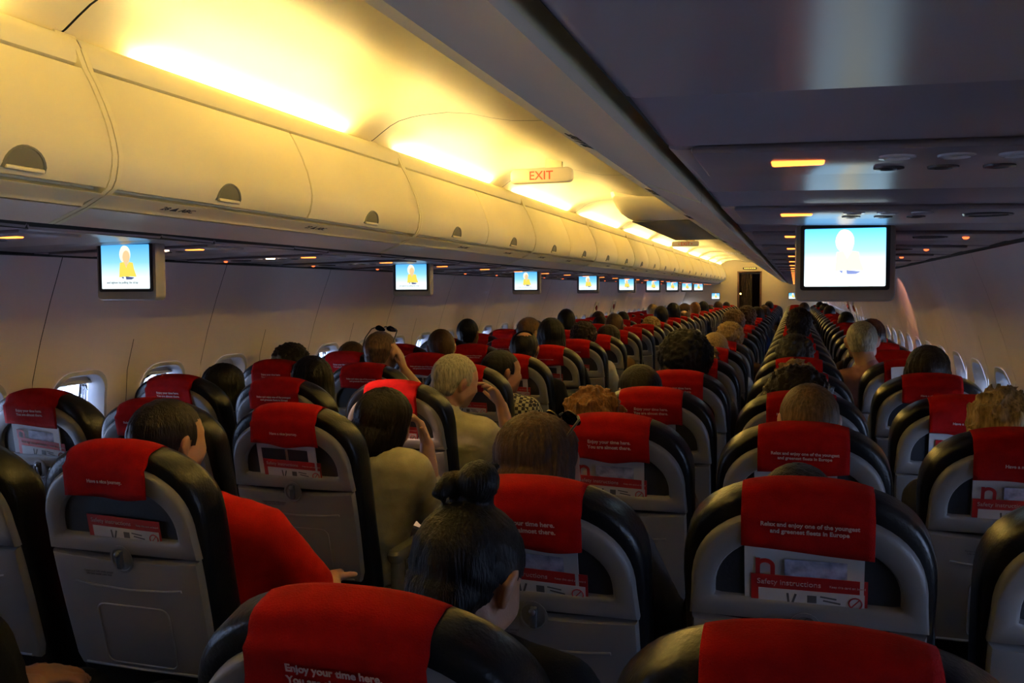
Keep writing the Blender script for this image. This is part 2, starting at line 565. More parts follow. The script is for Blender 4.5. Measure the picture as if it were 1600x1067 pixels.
def bin_body_mb(sg, last):
    mb = MB()
    prof = list(reversed(RAIL)) + [(.722, 2.02), (.700, 1.985), (.680, 1.93), (.650, 1.84), (.655, 1.77)] + BODY_LOW
    a, b = -BL / 2 + .002, BL / 2 - .002
    ring = lambda y: [(sg * x, y, z) for x, z in prof]
    mb.loft([ring(a), ring(b)], False, False, closed=False)
    # end cheeks that show as a rib between neighbouring bins
    chk = [(x - .004, z) for x, z in DOOR] + [(.70, 2.08), (.745, 2.10), (.76, 2.0), (.80, 1.72), (.80, 1.655), (.70, 1.693), (.640, 1.722)]
    for y, w in ((a, .016), (b - .016, .016)):
        mb.loft([[(sg * x, yy, z) for x, z in chk] for yy in (y, y + .003, y + w - .003, y + w)])
    if last:                                       # rounded front end
        rings = []
        cx_, cz_ = .76, 1.90
        for k in range(7):
            t = k / 6
            s_ = math.cos(t * math.pi / 2) ** .7 if k < 6 else .02
            rings.append([(sg * (cx_ + (x - cx_) * s_), b + .24 * math.sin(t * math.pi / 2), cz_ + (z - cz_) * (s_ * .55 + .45 * s_)) for x, z in chk])
        mb.loft(rings, False, True)
    return mb
bb = {(s_, l_): bin_body_mb(s_, l_).mesh('bin_body', M['bin']) for s_ in (-1, 1) for l_ in (False, True)}
under = {}
for s_ in (-1, 1):
    mb = MB()
    prof = [(.694, 1.6935), (.70, 1.695), (.765, 1.671), (.8035, 1.657), (.8045, 1.69)]
    mb.loft([[(s_ * (x), y, z - .0015) for x, z in prof] for y in (-BL / 2 + .004, BL / 2 - .004)], False, False, closed=False)
    under[s_] = mb.mesh('bottom_panel', M['bin_low'])
for sg, side in ((-1, 'left'), (1, 'right')):
    for k in range(NB):
        yc = BIN0 + BL * k + BL / 2
        if sg < 0 and k == 0:
            continue
        i = k - (1 if sg < 0 else 0)
        lab = 'cream two-door overhead bin on the %s, %s from the camera' % (side, TH[i])
        t = thing('overhead_bin', lab, 'overhead bin', (0, yc, 0), 'overhead bins on the %s' % side)
        link('bin_body', bb[(sg, k == NB - 1)], t)
        link('bottom_panel', under[sg], t)
        for e in (-1, 1):
            d = link('door', dm[sg], t, (0, e * BL / 4, 0))
            link('handle', hm[sg], d, (0, .20 if (sg < 0 and k == 1 and e > 0) else 0, 0))
        # row placards on the lip under the doors
        for rk in range(-1, 28):
            yy = 1.22 + P * rk
            if yc - BL / 2 + .06 < yy < yc + BL / 2 - .06 and rk < 26:
                nrm = Vector((-.30 * -sg * -1, 0, -.95))
                pos = (sg * .664, yy - yc, 1.7112)
                o = text('row_placard', '%d \u25b2%s' % (28 - rk, ROWTXT[sg]), .030, M['dark_print'], basis((0, -sg, 0) if sg > 0 else (0, 1, 0), Vector((-sg * .047, 0, .0155)), pos), t)
# black shadow gap between bins and service panels, and the service-panel strip itself
for sg, n_ in ((-1, 60), (1, 61)):
    mb = MB()
    prof = [(.803, 1.657), (.806, 1.70), (.842, 1.70), (.845, 1.642)]
    mb.loft([[(sg * x, y, z) for x, z in prof] for y in (Y0, Y1)], False, False, closed=False)
    struct('trim_%d' % n_, mb, M['rubber'])
    mb = MB()
    for k in range(40):
        a = .115 - P * 4 + .381 * k
    k = 0
    y = .11 - P * 4
    while y < Y1 - .02:
        L = .50 if k % 2 == 0 else .262
        b = min(y + L, Y1)
        dz = .0025 if k % 2 else 0
        tl = .0016 * (1 if k % 2 else -1)
        prof = [(.843, 1.650), (.845, 1.643), (.853, 1.6405), (1.0, 1.6375), (1.3, 1.631), (1.604, 1.6235)]
        mb.loft([[(sg * x, yy, z + dz + t_) for x, z in prof] for yy, t_ in ((y + .0015, .004), (y + .006, tl), (b - .006, -tl), (b - .0015, .004))], False, False, closed=False)
        y = b
        k += 1
    struct('ceiling_%s' % ('left' if sg < 0 else 'right'), mb, M['psu'])
    mb = MB()
    mb.loft([[(sg * x, y, 1.66) for x in (.84, 1.7)] for y in (Y0, Y1)], False, False, closed=False)
    struct('trim_%d' % (n_ + 2), mb, M['rubber'])
    mb = MB()                                       # dark joint where the panels meet the wall
    mb.loft([[(sg * x, y, z) for x, z in ((1.596, 1.628), (1.596, 1.619), (1.612, 1.612), (1.62, 1.630))] for y in (Y0, Y1)], False, False, closed=False)
    struct('trim_%d' % (n_ + 4), mb, M['rubber'])

# passenger service units: belt sign, reading lights, air vents, call button, speaker
def psu_z(x):
    x = abs(x)
    return 1.6405 - (x - .853) * (1.6405 - 1.6235) / (1.604 - .853)
psu_parts = {}
for sg in (-1, 1):
    d = {}
    zc = lambda x: psu_z(x)
    mb = MB()
    mb.box((sg * 1.20, 0, zc(1.2) - .003), (.66, .21, .010), .004, rot=Matrix.Rotation(sg * .0226, 3, 'Y'))
    d['unit_panel'] = mb.mesh('unit_panel', M['psu2'])
    mb = MB()
    mb.box((sg * .985, -.02, zc(.985) - .007), (.060, .028, .008), .003)
    d['belt_sign'] = mb.mesh('belt_sign', M['sign'])
    mb = MB()
    mb.ball((sg * 1.42, .02, zc(1.42) - .008), (.009, .009, .006))
    d['call_button'] = mb.mesh('call_button', M['reddot'])
    mb = MB()
    mb.loft([[(sg * 1.33 + r * math.cos(a), r * math.sin(a), zc(1.33) - h) for a in [2 * math.pi * q / 20 for q in range(20)]] for r, h in ((.045, .007), (.043, .011), (.036, .011), (.034, .009))])
    d['speaker'] = mb.mesh('speaker', M['latch'])
    for i in range(3):
        x = sg * (1.09 + .06 * i)
        def disc(y, R1, R2):
            m_ = MB()
            m_.loft([[(x + r * math.cos(a), y + r * math.sin(a), zc(x) - h) for a in [2 * math.pi * q / 18 for q in range(18)]] for r, h in ((R1, .006), (R1 * .97, .010), (R2, .011), (R2 * .9, .008), (.003, .009))])
            return m_
        d['reading_light', i] = disc(-.05, .020, .014).mesh('reading_light', M['lens'])
        d['air_vent', i] = disc(.045, .018, .010).mesh('air_vent', M['latch'])
    psu_parts[sg] = d
LIT = {(-1, 2, 0), (-1, 3, 1), (1, 6, 2)}
for sg, side in ((-1, 'left'), (1, 'right')):
    for k in range(29):
        y = .215 + P * k
        if sg < 0 and k < 1 or y > 21.9:
            continue
        t = thing('service_unit', 'grey overhead service unit with orange sign over the %s seats, %s from the camera' % (side, TH[k - (1 if sg < 0 else 0)]), 'service unit', (0, y, 0), 'service units over the %s seats' % side)
        for nm, me in psu_parts[sg].items():
            if isinstance(nm, tuple):
                if k > 9:
                    continue
                o = link(nm[0], me, t)
                if nm[0] == 'reading_light' and (sg, k, nm[1]) in LIT:
                    o.material_slots[0].link = 'OBJECT'
                    o.material_slots[0].material = M['lit']
            else:
                link(nm, me, t)
def spot(name, loc, aim, energy, col, ang, blend=.4, size=.02, parent=None):
    l = bpy.data.lights.new(name, 'SPOT')
    l.energy = energy
    l.color = col
    l.spot_size = R(ang)
    l.spot_blend = blend
    l.shadow_soft_size = size
    o = link(name, l)
    o.location = loc
    o.rotation_euler = (Vector(aim) - Vector(loc)).to_track_quat('-Z', 'Y').to_euler()
    return o
spot('reading_beam', (-.99, 1.98, 1.60), (-.38, 2.26, .70), 42, (1, .62, .42), 36)
spot('reading_beam', (1.40, 5.15, 1.60), (1.74, 5.72, 1.25), 6, (1, .40, .26), 46)
spot('reading_beam', (-1.2, 15.6, 1.605), (-1.74, 16.3, 1.25), 4, (1, .42, .32), 50)

# ------------------------------------------------------------------ monitors
SUB = 'and tighten by pulling the strap'
def monitor_parts(bright, w=.188, h=.142):
    s2 = '2' if bright else ''
    d = {}
    mb = MB()                                       # housing: rounded tray behind the glass, arms reaching up into the panel
    rings = []
    for (gx, gt, gb, y, r) in ((.020, .010, .034, .004, .012), (.023, .012, .038, .010, .016), (.023, .012, .038, .046, .016), (.014, .012, .024, .058, .014)):
        ww, hh = w + gx * 2, h + gt + gb
        cz_ = (gt - gb) / 2
        rings.append([(a, y, cz_ + b) for a, b in rrect(ww, hh, r, 4)])
    mb.loft(rings)
    for e in (-1, 1):
        mb.box((e * (w / 2 + .012), .03, h / 2 + .012), (.014, .03, .05), .004)
    d['housing'] = mb.mesh('housing', M['house'])
    mb = MB()
    rings = []
    for g, y in ((.010, .006), (.010, -.001), (.001, -.001), (.0, .002)):
        rings.append([(a, y, b) for a, b in rrect(w + 2 * g, h + 2 * g, .004 + g * .3, 3)])
    mb.loft(rings, True, False)
    d['bezel'] = mb.mesh('bezel', M['bezel'])
    mb = MB()
    mb.box((0, .002, 0), (w, .003, h))
    d['screen'] = mb.mesh('screen', M['screen_bright' if bright else 'screen'], smooth=False)
    def flat(name, polys, m, y):
        m_ = MB()
        for poly in polys:
            m_.loft([[(x * w, y + .0004, z * h) for x, z in poly], [(x * w, y, z * h) for x, z in poly]])
        d[name] = m_.mesh(name, m, smooth=False)
    def ell(cx_, cz_, rx, rz, n=20):
        return [(cx_ + rx * math.cos(2 * math.pi * i / n), cz_ + rz * math.sin(2 * math.pi * i / n)) for i in range(n)]
    flat('figure_hair', [ell(.0, .28, .115, .20), ell(-.015, .37, .075, .11)], M['e_hair' + s2], -.0006)
    flat('figure_face', [ell(.03, .22, .075, .15), [(-.02, .10), (.06, .10), (.075, 0), (-.03, 0)]], M['e_skin' + s2], -.0014)
    flat('figure_vest', [[(-.10, .09), (-.02, .11), (.03, -.02), (.09, .11), (.17, .09), (.19, -.05), (.24, -.23), (.10, -.22), (.05, -.24), (-.02, -.22), (-.12, -.24), (-.11, -.05)]], M['e_vest' + s2], -.0022)
    flat('figure_belt', [[(-.07, -.23), (-.02, -.23), (-.03, -.28)], [(.02, -.22), (.16, -.24), (.20, -.25), (.14, -.29), (.03, -.29)]], M['e_belt' + s2], -.003)
    return d, text_mesh(SUB, .0098, M['e_text' + s2], 0, 'CENTER')
MON = {b: monitor_parts(b) for b in (False, True)}
def monitor(loc, label, bright, tilt=0, grp='drop-down monitors'):
    t = thing('overhead_monitor', label, 'monitor', loc, grp)
    t.rotation_euler = (R(tilt), 0, 0)
    d, tx = MON[bright]
    s_ = None
    for nm in ('housing', 'bezel', 'screen'):
        o = link(nm, d[nm], t)
        if nm == 'screen':
            s_ = o
    for nm in ('figure_hair', 'figure_face', 'figure_vest', 'figure_belt'):
        link(nm, d[nm], s_)
    o = link('subtitle', tx, s_)
    o.matrix_local = basis((1, 0, 0), (0, 0, 1), (-.012, -.0006, -.051))
    return t
for k in range(9):
    monitor((-1.088, 1.5 + 2.288 * k, 1.5665), 'small lit drop-down monitor over the left seats, %s from the camera' % TH[k], False)
    monitor((1.100, 1.45 + 2.288 * k, 1.5600), 'lit drop-down monitor over the right seats, %s from the camera' % TH[k], k == 0, 0)
for x, s_ in ((-.92, 'left'), (.945, 'right')):
    monitor((x, 22.44, 1.345), 'small lit monitor fixed to the front bulkhead on the %s' % s_, False, 0, 'bulkhead monitors')

# ------------------------------------------------------------------ exit signs, ceiling housing
def exit_sign(loc, w, h, body, size, label, rot=0):
    t = thing('exit_sign', label, 'sign', loc)
    t.rotation_euler = (0, 0, R(rot))
    mb = MB()
    rings = []
    for g, y in ((-.006, -.022), (0, -.016), (0, .016), (-.006, .022)):
        rings.append([(a, y + .05 * (a / w) ** 2 * 0, b) for a, b in rrect(w + 2 * g, h + 2 * g, h * .32, 5)])
    mb.loft(rings)
    obj('sign_box', mb, M['exitbox'], t)
    mb = MB()
    mb.box((w * .2, 0, h * .5 + .025), (.10, .03, .07), .008)
    obj('mount', mb, M['ceil'], t)
    text('lettering', body, size, M['exitred'], basis((1, 0, 0), (0, 0, 1), (0, -.0225, -.002)), t, off=.0006)
    return t
exit_sign((-.416, 4.14, 2.146), .365, .086, 'EXIT', .070, 'cream EXIT sign with red letters hanging above the aisle')
exit_sign((-.197, 9.42, 2.008), .30, .058, '\u25c2 EXIT \u25b8', .050, 'smaller far EXIT sign with arrows beyond the ceiling housing')
t = thing('ceiling_housing', 'large cream ceiling housing with dark flat underside beyond the EXIT sign', 'ceiling housing', (0, 5.85, 2.05))
mb = MB()
def pod_ring(y, hw, zb, zt):
    q = []
    for k in range(9):
        a = math.pi * k / 8
        q.append((hw * (abs(math.cos(a)) ** .45) * (1 if math.cos(a) >= 0 else -1), y, zt - (zt - zb) * math.sin(a) ** .35))
    return q
mb.loft([pod_ring(0, .33, .14, .18), pod_ring(.03, .36, .115, .18), pod_ring(.25, .37, .055, .18), pod_ring(.48, .37, .004, .18), pod_ring(.56, .37, 0.0, .18), pod_ring(3.4, .37, 0.0, .18), pod_ring(3.5, .35, .02, .18)], True, True, closed=True)
obj('housing_shell', mb, M['ceil'], t)
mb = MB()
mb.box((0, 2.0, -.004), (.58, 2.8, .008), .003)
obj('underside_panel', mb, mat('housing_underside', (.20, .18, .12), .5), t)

# ------------------------------------------------------------------ bulkheads and forward doorway
mb = MB()
for x0, x1, z0, z1 in ((-1.8, -.39, 0, 2.4), (.20, 1.8, 0, 2.4), (-.39, .20, 1.945, 2.4)):
    mb.box(((x0 + x1) / 2, Y1 + .03, (z0 + z1) / 2), (x1 - x0, .06, z1 - z0))
struct('wall_front', mb, M['bulk'], smooth=False)
mb = MB()
mb.box((0, Y0 - .03, 1.2), (3.7, .06, 2.5))  # unseen end wall, set close behind the camera to block light from the rear
struct('wall_back', mb, M['bulk'], smooth=False)
mb = MB()
for x in (-.37, .18):
    mb.box((x, Y1 - .005, .97), (.045, .09, 1.95), .006)
mb.box((-.095, Y1 - .005, 1.95), (.6, .09, .03), .006)
struct('trim_70', mb, mat('door_trim', (.06, .02, .012), .5))
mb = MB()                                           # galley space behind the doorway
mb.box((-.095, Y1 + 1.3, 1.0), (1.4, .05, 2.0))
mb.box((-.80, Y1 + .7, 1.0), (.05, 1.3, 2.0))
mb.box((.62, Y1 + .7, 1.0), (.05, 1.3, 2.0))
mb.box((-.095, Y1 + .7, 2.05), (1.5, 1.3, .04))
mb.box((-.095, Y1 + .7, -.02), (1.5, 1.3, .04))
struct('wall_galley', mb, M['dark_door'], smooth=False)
t = thing('galley_curtain', 'dark brown curtain gathered in the forward doorway', 'curtain', (-.1, Y1 + .12, 0))
mb = MB()
n = 40
ring = [(-.24 + .30 * i / n, .018 * math.sin(i * 1.25), 0) for i in range(n + 1)]
mb.loft([[(x, y * (1 + .3 * math.sin(z * 3)), z) for x, y, _ in ring] for z in (.02, .5, 1.0, 1.5, 1.90)], False, False, closed=False)
obj('curtain_cloth', mb, M['dark_door'], t)
mb = MB()
mb.tube([(-.27, 0, 1.91), (.29, 0, 1.91)], .008)
obj('curtain_rail', mb, M['metal'], t)
t = thing('indicator_lamp', 'small glowing amber lamp on the left of the forward doorway', 'lamp', (-.31, Y1 - .035, 1.40))
mb = MB()
mb.box((0, .004, 0), (.05, .02, .07), .006)
obj('lamp_base', mb, M['bezel'], t)
mb = MB()
mb.ball((0, -.012, 0), .020)
obj('lamp_lens', mb, M['amber'], t)
t = thing('door_sign', 'narrow yellow-lit strip sign above the forward doorway', 'sign', (-.09, Y1 - .03, 2.035))
mb = MB()
mb.box((0, 0, 0), (.34, .03, .055), .008)
obj('sign_box', mb, M['bezel'], t)
mb = MB()
for i in range(6):
    mb.box((-.12 + .048 * i, -.017, 0), (.034, .006, .022), .002)
obj('sign_light', mb, mat('sign_yellow', (.5, .4, .1), .5, emit=(1, .72, .2), estr=.8), t)
for sg, y, nm in ((-1, 11.8, 'nearer'), (-1, 13.1, 'farther'), (1, 11.6, 'nearer'), (1, 13.0, 'farther')):
    z = 1.245
    t = thing('exit_handle_cover', '%s pale overwing exit handle cover with red handle on the %s wall' % (nm, 'left' if sg < 0 else 'right'), 'exit handle', (sg * wall_x(z), y, z))
    t.rotation_euler = (0, math.atan2(wall_n(z).z, 1) * sg * -1 * -1, 0)
    mb = MB()
    mb.loft([[(sg * -d, a, b) for a, b in rrect(w_, h_, .03, 4)] for w_, h_, d in ((.27, .20, 0), (.26, .19, .014), (.22, .15, .014), (.21, .14, .004))])
    obj('cover_frame', mb, M['white'], t)
    mb = MB()
    mb.box((-sg * .018, -.02, 0), (.02, .10, .045), .008, rot=Matrix.Rotation(.5 * sg, 3, 'X'))
    obj('red_handle', mb, M['cardred'], t)

# ------------------------------------------------------------------ seats
ZT = 1.14
LEAN = R(14)
PIV = Vector((0, .19, .46))
VD = Vector((0, math.sin(LEAN), -math.cos(LEAN)))
WD = Vector((0, math.cos(LEAN), math.sin(LEAN)))
TOPO = Vector((0, -.045, ZT - .014))
def bk(u, v, w):
    """back coordinates (across, down from the top, towards the front) -> seat coordinates relative to the pivot"""
    p = TOPO + VD * v + WD * (w) + Vector((u, 0, 0)) - PIV
    return (p.x, p.y, p.z)
def arch(hw, v0, v1, rv, n=2.5, k=14, ru=None, foot=.0, tap=.0):
    """closed outline: arch top from v0, straight sides, flat bottom at v1"""
    pts = []
    for i in range(k + 1):
        a = math.pi / 2 * i / k
        c, s_ = math.cos(a), math.sin(a)
        pts.append((hw * c ** (2 / n), v0 + rv - rv * s_ ** (2 / n)))
    right = list(reversed(pts))                     # from top centre to the side
    full = []
    for u, v in right:
        full.append((u, v))
    for i in range(1, 6):
        v = v0 + rv + (v1 - v0 - rv) * i / 6
        full.append((hw - tap * (i / 6), v))
    full.append((hw - tap - foot, v1))
    left = [(-u, v) for u, v in reversed(full)]
    return full + left[:-1] if abs(full[0][0]) < 1e-9 else full + left
def seat_meshes():
    d = {}
    # black leather cushion of the backrest
    mb = MB()
    thick = lambda v: .62 + .38 * min(1, max(0, v / .13)) ** .8
    base = lambda ins, cut=0: arch(.222 - ins, ins, .70 - cut, .19 - ins * .5, tap=.012)
    rings = []
    for ins, w in ((.030, .006), (.010, .008), (.002, .018), (0, .032), (0, .085), (.006, .106), (.022, .120), (.055, .127)):
        rings.append([bk(u, v, w * thick(v)) for u, v in base(ins)])
    mb.loft(rings, True, False)
    # front padding with a hollow and stitched channels
    inner = base(.055)
    c = [(u * .72, .35 + (v - .35) * .72) for u, v in inner]
    c2 = [(u * .3, .35 + (v - .35) * .3) for u, v in inner]
    mb.loft([[bk(u, v, .127 * thick(v)) for u, v in inner], [bk(u, v, .132 if v < .25 else .120) for u, v in c], [bk(u, v, .120) for u, v in c2]], False, True)
    d['backrest'] = mb.mesh('backrest', M['leather'], angle=60)
    # grey plastic upper shell, an arch around the literature recess
    mb = MB()
    def ring_o(ins, v1=.261):
        return arch(.204 - ins, .037 + ins, v1 - ins, .168, n=2.4, k=14, tap=-.004)
    def ring_i(ins):
        return arch(.160 + ins,   .088 - ins, .217 + ins, .115, n=2.2, k=14, foot=.012)
    rings = [[bk(u, v, .012) for u, v in ring_o(0)], [bk(u, v, -.004) for u, v in ring_o(0)], [bk(u, v, -.011) for u, v in ring_o(.004)], [bk(u, v, -.013) for u, v in ring_o(.010)],
             [bk(u, v, -.012) for u, v in ring_i(.010)], [bk(u, v, -.008) for u, v in ring_i(.003)], [bk(u, v, 0) for u, v in ring_i(0)], [bk(u, v, .014) for u, v in ring_i(0)]]
    mb.loft(rings, False, False)
    d['back_shell'] = mb.mesh('back_shell', M['shell'])
    mb = MB()
    mb.loft([[bk(u, v, .0045) for u, v in ring_i(.006)], [bk(u, v, .0050) for u, v in ring_i(.006)]], True, True)
    d['literature_pocket'] = mb.mesh('literature_pocket', M['pocket'])
    # folded tray table with moulded recess
    mb = MB()
    def tray(ins, v0=.2645, v1=.575):
        q = []
        for i in range(13):
            t = i / 12
            q.append(((.204 - ins) * (1 - 2 * t), v0 + ins + .008 * math.sin(math.pi * t) * 0 + .010 * (1 - (1 - 2 * t) ** 2)))
        q += [(-.2045 + ins, v0 + .05), (-.203 + ins, v0 + .15), (-.198 + ins, v1 - .03), (-.188 + ins, v1 - ins)]
        q += [(.188 - ins, v1 - ins), (.198 - ins, v1 - .03), (.203 - ins, v0 + .15), (.2045 - ins, v0 + .05)]
        return q
    mb.loft([[bk(u, v, .012) for u, v in tray(0)], [bk(u, v, -.006) for u, v in tray(0)], [bk(u, v, -.012) for u, v in tray(.004)], [bk(u, v, -.0135) for u, v in tray(.010)]], True, True)
    # raised shoulder line and inset panel outline
    def bead(pts, r):
        mb.tube([bk(u, v, -.0135) for u, v in pts], r, 8)
    bead([(-.15, .340), (-.10, .346), (0, .351), (.10, .346), (.15, .340)], .0035)
    pr = [(a, .475 - b) for a, b in rrect(.20, .16, .02, 4)]
    bead(pr + pr[:1], .0025)
    bead([(-.17, .566), (0, .568), (.17, .566)], .004)
    d['tray_table'] = mb.mesh('tray_table', M['shell'])
    # latch: dark recess cup and a turning tab
    mb = MB()
    cup = [(.030 * math.cos(a), .270 + .035 * math.sin(a)) for a in [2 * math.pi * i / 20 for i in range(20)]]
    mb.loft([[bk(u, v, -.0128) for u, v in cup], [bk(u * 1.02, .270 + (v - .270) * 1.02, -.0155) for u, v in cup], [bk(u * .85, .270 + (v - .270) * .85, -.0160) for u, v in cup], [bk(u * .8, .270 + (v - .270) * .8, -.0135) for u, v in cup]], True, True)
    d['latch_cup'] = mb.mesh('latch_cup', M['shell'])
    mb = MB()
    mb.box(bk(.004, .265, -.024), (.015, .012, .048), .004, rot=Matrix.Rotation(.10, 3, 'Y') @ Matrix.Rotation(LEAN, 3, 'X'))
    mb.ball(bk(.004, .249, -.030), (.0075, .006, .0075), 12, 8)
    d['latch'] = mb.mesh('latch', M['latch'])
    # red antimacassar folded over the top
    for var in range(3):
        mb = MB()
        rnd = random.Random(var)
        hw = .1124
        path = [(.135, .136), (.10, .124), (.06, .108), (.024, .0905), (.003, .0715), (-.0035, .056), (-.0045, .036), (-.004, .019), (.0005, .009), (.007, .003), (.018, -.002), (.028, -.009), (.036, -.0155), (.055, -.0168), (.075, -.0168), (.094, -.0168), (.110, -.0168)]
        NU = 18
        rows = []
        for j, (v, w) in enumerate(path):
            row = []
            for i in range(NU + 1):
                u = -hw + 2 * hw * i / NU
                s_ = (u / .222) ** 2 * .030 if v < .09 else 0
                # follow the arch of the cushion top
                drop = .19 * (1 - (1 - abs(u / .222) ** 2.5) ** (1 / 2.5)) * (1.0 if j < 11 else max(0, 1 - (j - 10) / 3))
                wig = 0
                if j > 13:
                    f = (j - 13) / 3
                    wig = f * (.006 * math.sin(u * (26 + 9 * var) + var * 2) - .004 * (1 + math.sin(u * 11 + var)))
                dv = 0
                if j >= 15:
                    dv = .006 * (u / hw) * (1 if var != 1 else -.2) + .003 * math.sin(u * 30 + var)
                row.append(bk(u, v + drop + dv, w - max(-.001, -wig)))
            rows.append(row)
        mb.loft(rows, False, False, closed=False)
        me = mb.mesh('headrest_cover', M['red'], angle=80)
        bm = bmesh.new()
        bm.from_mesh(me)
        bmesh.ops.solidify(bm, geom=bm.faces[:], thickness=.0016)
        bm.to_mesh(me)
        bm.free()
        for p in me.polygons:
            p.use_smooth = True
        d['headrest_cover', var] = me
    # seat pan, frame, legs, armrest (seat coordinates, no pivot)
    mb = MB()
    rings = []
    for hx, hy0, hy1, z in ((.205, .20, .66, .36), (.215, .19, .675, .375), (.222, .185, .685, .41), (.220, .19, .68, .445), (.205, .20, .66, .462), (.15, .26, .58, .466)):
        rings.append([(a, (hy0 + hy1) / 2 + b, z) for a, b in rrect(2 * hx, hy1 - hy0, .05, 4)])
    mb.loft(rings)
    d['seat_cushion'] = mb.mesh('seat_cushion', M['leather'])
    mb = MB()
    mb.tube([(-.24, .30, .335), (.24, .30, .335)], .022)
    mb.tube([(-.24, .58, .335), (.24, .58, .335)], .022)
    mb.box((0, .44, .335), (.38, .30, .02), .004)
    d['seat_frame'] = mb.mesh('seat_frame', M['frame'])
    mb = MB()
    mb.tube([(0, .60, .33), (0, .62, .2), (0, .66, .02)], [.020, .018, .022])
    mb.box((0, .66, .012), (.05, .08, .024), .006)
    d['leg_front'] = mb.mesh('leg', M['frame'])
    mb = MB()
    mb.tube([(0, .30, .33), (0, .27, .2), (0, .22, .02)], [.020, .018, .022])
    mb.box((0, .22, .012), (.05, .08, .024), .006)
    d['leg_rear'] = mb.mesh('leg', M['frame'])
    mb = MB()
    rings = []
    for w_, h_, z in ((.036, .40, .600), (.044, .42, .612), (.046, .43, .630), (.038, .41, .640)):
        rings.append([(a, .385 + b, z) for a, b in rrect(w_, h_, w_ * .45, 4)])
    mb.loft(rings)
    mb.box((0, .225, .53), (.03, .07, .17), .008)
    d['armrest'] = mb.mesh('armrest', M['latch'])
    return d
SM = seat_meshes()
T_ENJOY = 'Enjoy your time here.\nYou are almost there.'
T_RELAX = 'Relax and enjoy one of the youngest\nand greenest fleets in Europe'
T_NICE = 'Have a nice journey.'
COLTXT = {'A': (T_ENJOY, .0125), 'B': (T_RELAX, .0105), 'C': (T_NICE, .0115), 'D': (T_ENJOY, .0135), 'E': (T_RELAX, .0112), 'F': (T_NICE, .0115)}
TXTROW = {('D', 4): T_ENJOY}
RECL = {('D', 1): 4.2, ('E', 0): -.4, ('A', 2): -3.5, ('D', 0): 1.0, ('C', 2): .5, ('B', 2): .5, ('D', 4): 1.5, ('D', 5): .5, ('E', 1): -.3, ('C', 3): .5}
FIRST = {'A': 1, 'B': 1, 'C': 0, 'D': 0, 'E': 0, 'F': 1}
POSN = {'A': 'left window column', 'B': 'left middle column', 'C': 'left aisle column', 'D': 'right aisle column', 'E': 'right middle column', 'F': 'right window column'}
def recl(c, r):
    return RECL.get((c, r), random.Random(ord(c) * 40 + r).uniform(-1, 1))
def seat(c, r):
    x = CX[c]
    n = r - FIRST[c]
    lab = 'black and grey airline seat with red headrest cover, %s in the %s' % (TH[n] if n else 'nearest', POSN[c])
    t = thing('airline_seat', lab, 'seat', (x, r * P, 0), 'airline seats in the %s' % POSN[c])
    near = r <= 7
    rot = R(recl(c, r))
    def back(nm, me, par=None):
        o = link(nm, me, par or t)
        if par is None:
            o.location = PIV
            o.rotation_euler = (rot, 0, 0)
        return o
    back('backrest', SM['backrest'])
    sh_ = back('back_shell', SM['back_shell'])
    back('literature_pocket', SM['literature_pocket'], sh_)
    cov = back('headrest_cover', SM['headrest_cover', random.Random(ord(c) + 31 * r).randrange(3)])
    tr_ = back('tray_table', SM['tray_table'])
    if near:
        back('latch_cup', SM['latch_cup'], tr_)
        back('latch', SM['latch'], tr_)
        body, size = COLTXT[c]
        mw = basis((1, 0, 0), -VD, bk(0.004, .062 if '\n' in body else .070, -.0232))
        text('printed_text', body, size, M['print'], mw, cov, off=.0003, space=1.15)
        if r <= 4:
            text('printed_text', 'Fasten seat belt while seated\nLife vest under your seat', .0072, M['dark_print'], basis((1, 0, 0), -VD, bk(-.075, .312, -.0142)), tr_, off=0)
    link('seat_cushion', SM['seat_cushion'], t)
    link('seat_frame', SM['seat_frame'], t)
    for dx, ok in ((-.253, True), (.253, True)):
        if ok:
            link('leg', SM['leg_front'], t, (dx * .6, 0, 0))
            link('leg', SM['leg_rear'], t, (dx * .6, 0, 0))
    if near:
        link('armrest', SM['armrest'], t, (-.253, 0, 0))
        if c in 'CF':
            link('armrest', SM['armrest'], t, (.253, 0, 0))
    return t
SEATS = {}
for r in range(0, 29):
    for c in 'ABCDEF':
        if r >= FIRST[c]:
            SEATS[c, r] = seat(c, r)
bpy.context.view_layer.update()

# safety cards and magazines in the seat-back pockets
def card_mesh():
    mb = MB()
    mb.box((0, 0, .031), (.200, .0012, .088), 0, mi=0)
    mb.box((.004, -.0010, .018), (.182, .0006, .060), 0, mi=1)
    # pictograms: shoes, box, pen strokes, no-smoking ring
    for x in (-.035, -.025):
        mb.box((x, -.0016, +.030), (.004, .0004, .022), 0, mi=2, rot=Matrix.Rotation(.3 if x > -.03 else -.1, 3, 'Y'))
    mb.box((.006, -.0016, +.032), (.016, .0004, .015), 0, mi=2)
    mb.box((.034, -.0016, +.037), (.028, .0004, .003), 0, mi=2, rot=Matrix.Rotation(.12, 3, 'Y'))
    mb.box((.040, -.0016, +.029), (.030, .0004, .003), 0, mi=2, rot=Matrix.Rotation(.15, 3, 'Y'))
    ring = [(.080 + .011 * math.cos(a), -.0016, +.030 + .011 * math.sin(a)) for a in [2 * math.pi * i / 16 for i in range(17)]]
    mb.tube(ring, .0014, 6, mi=0)
    mb.box((.080, -.0016, +.030), (.002, .0004, .02), 0, mi=0, rot=Matrix.Rotation(.7, 3, 'Y'))
    return mb.mesh('card', [M['cardred'], M['paper'], M['dark_print']], smooth=False)
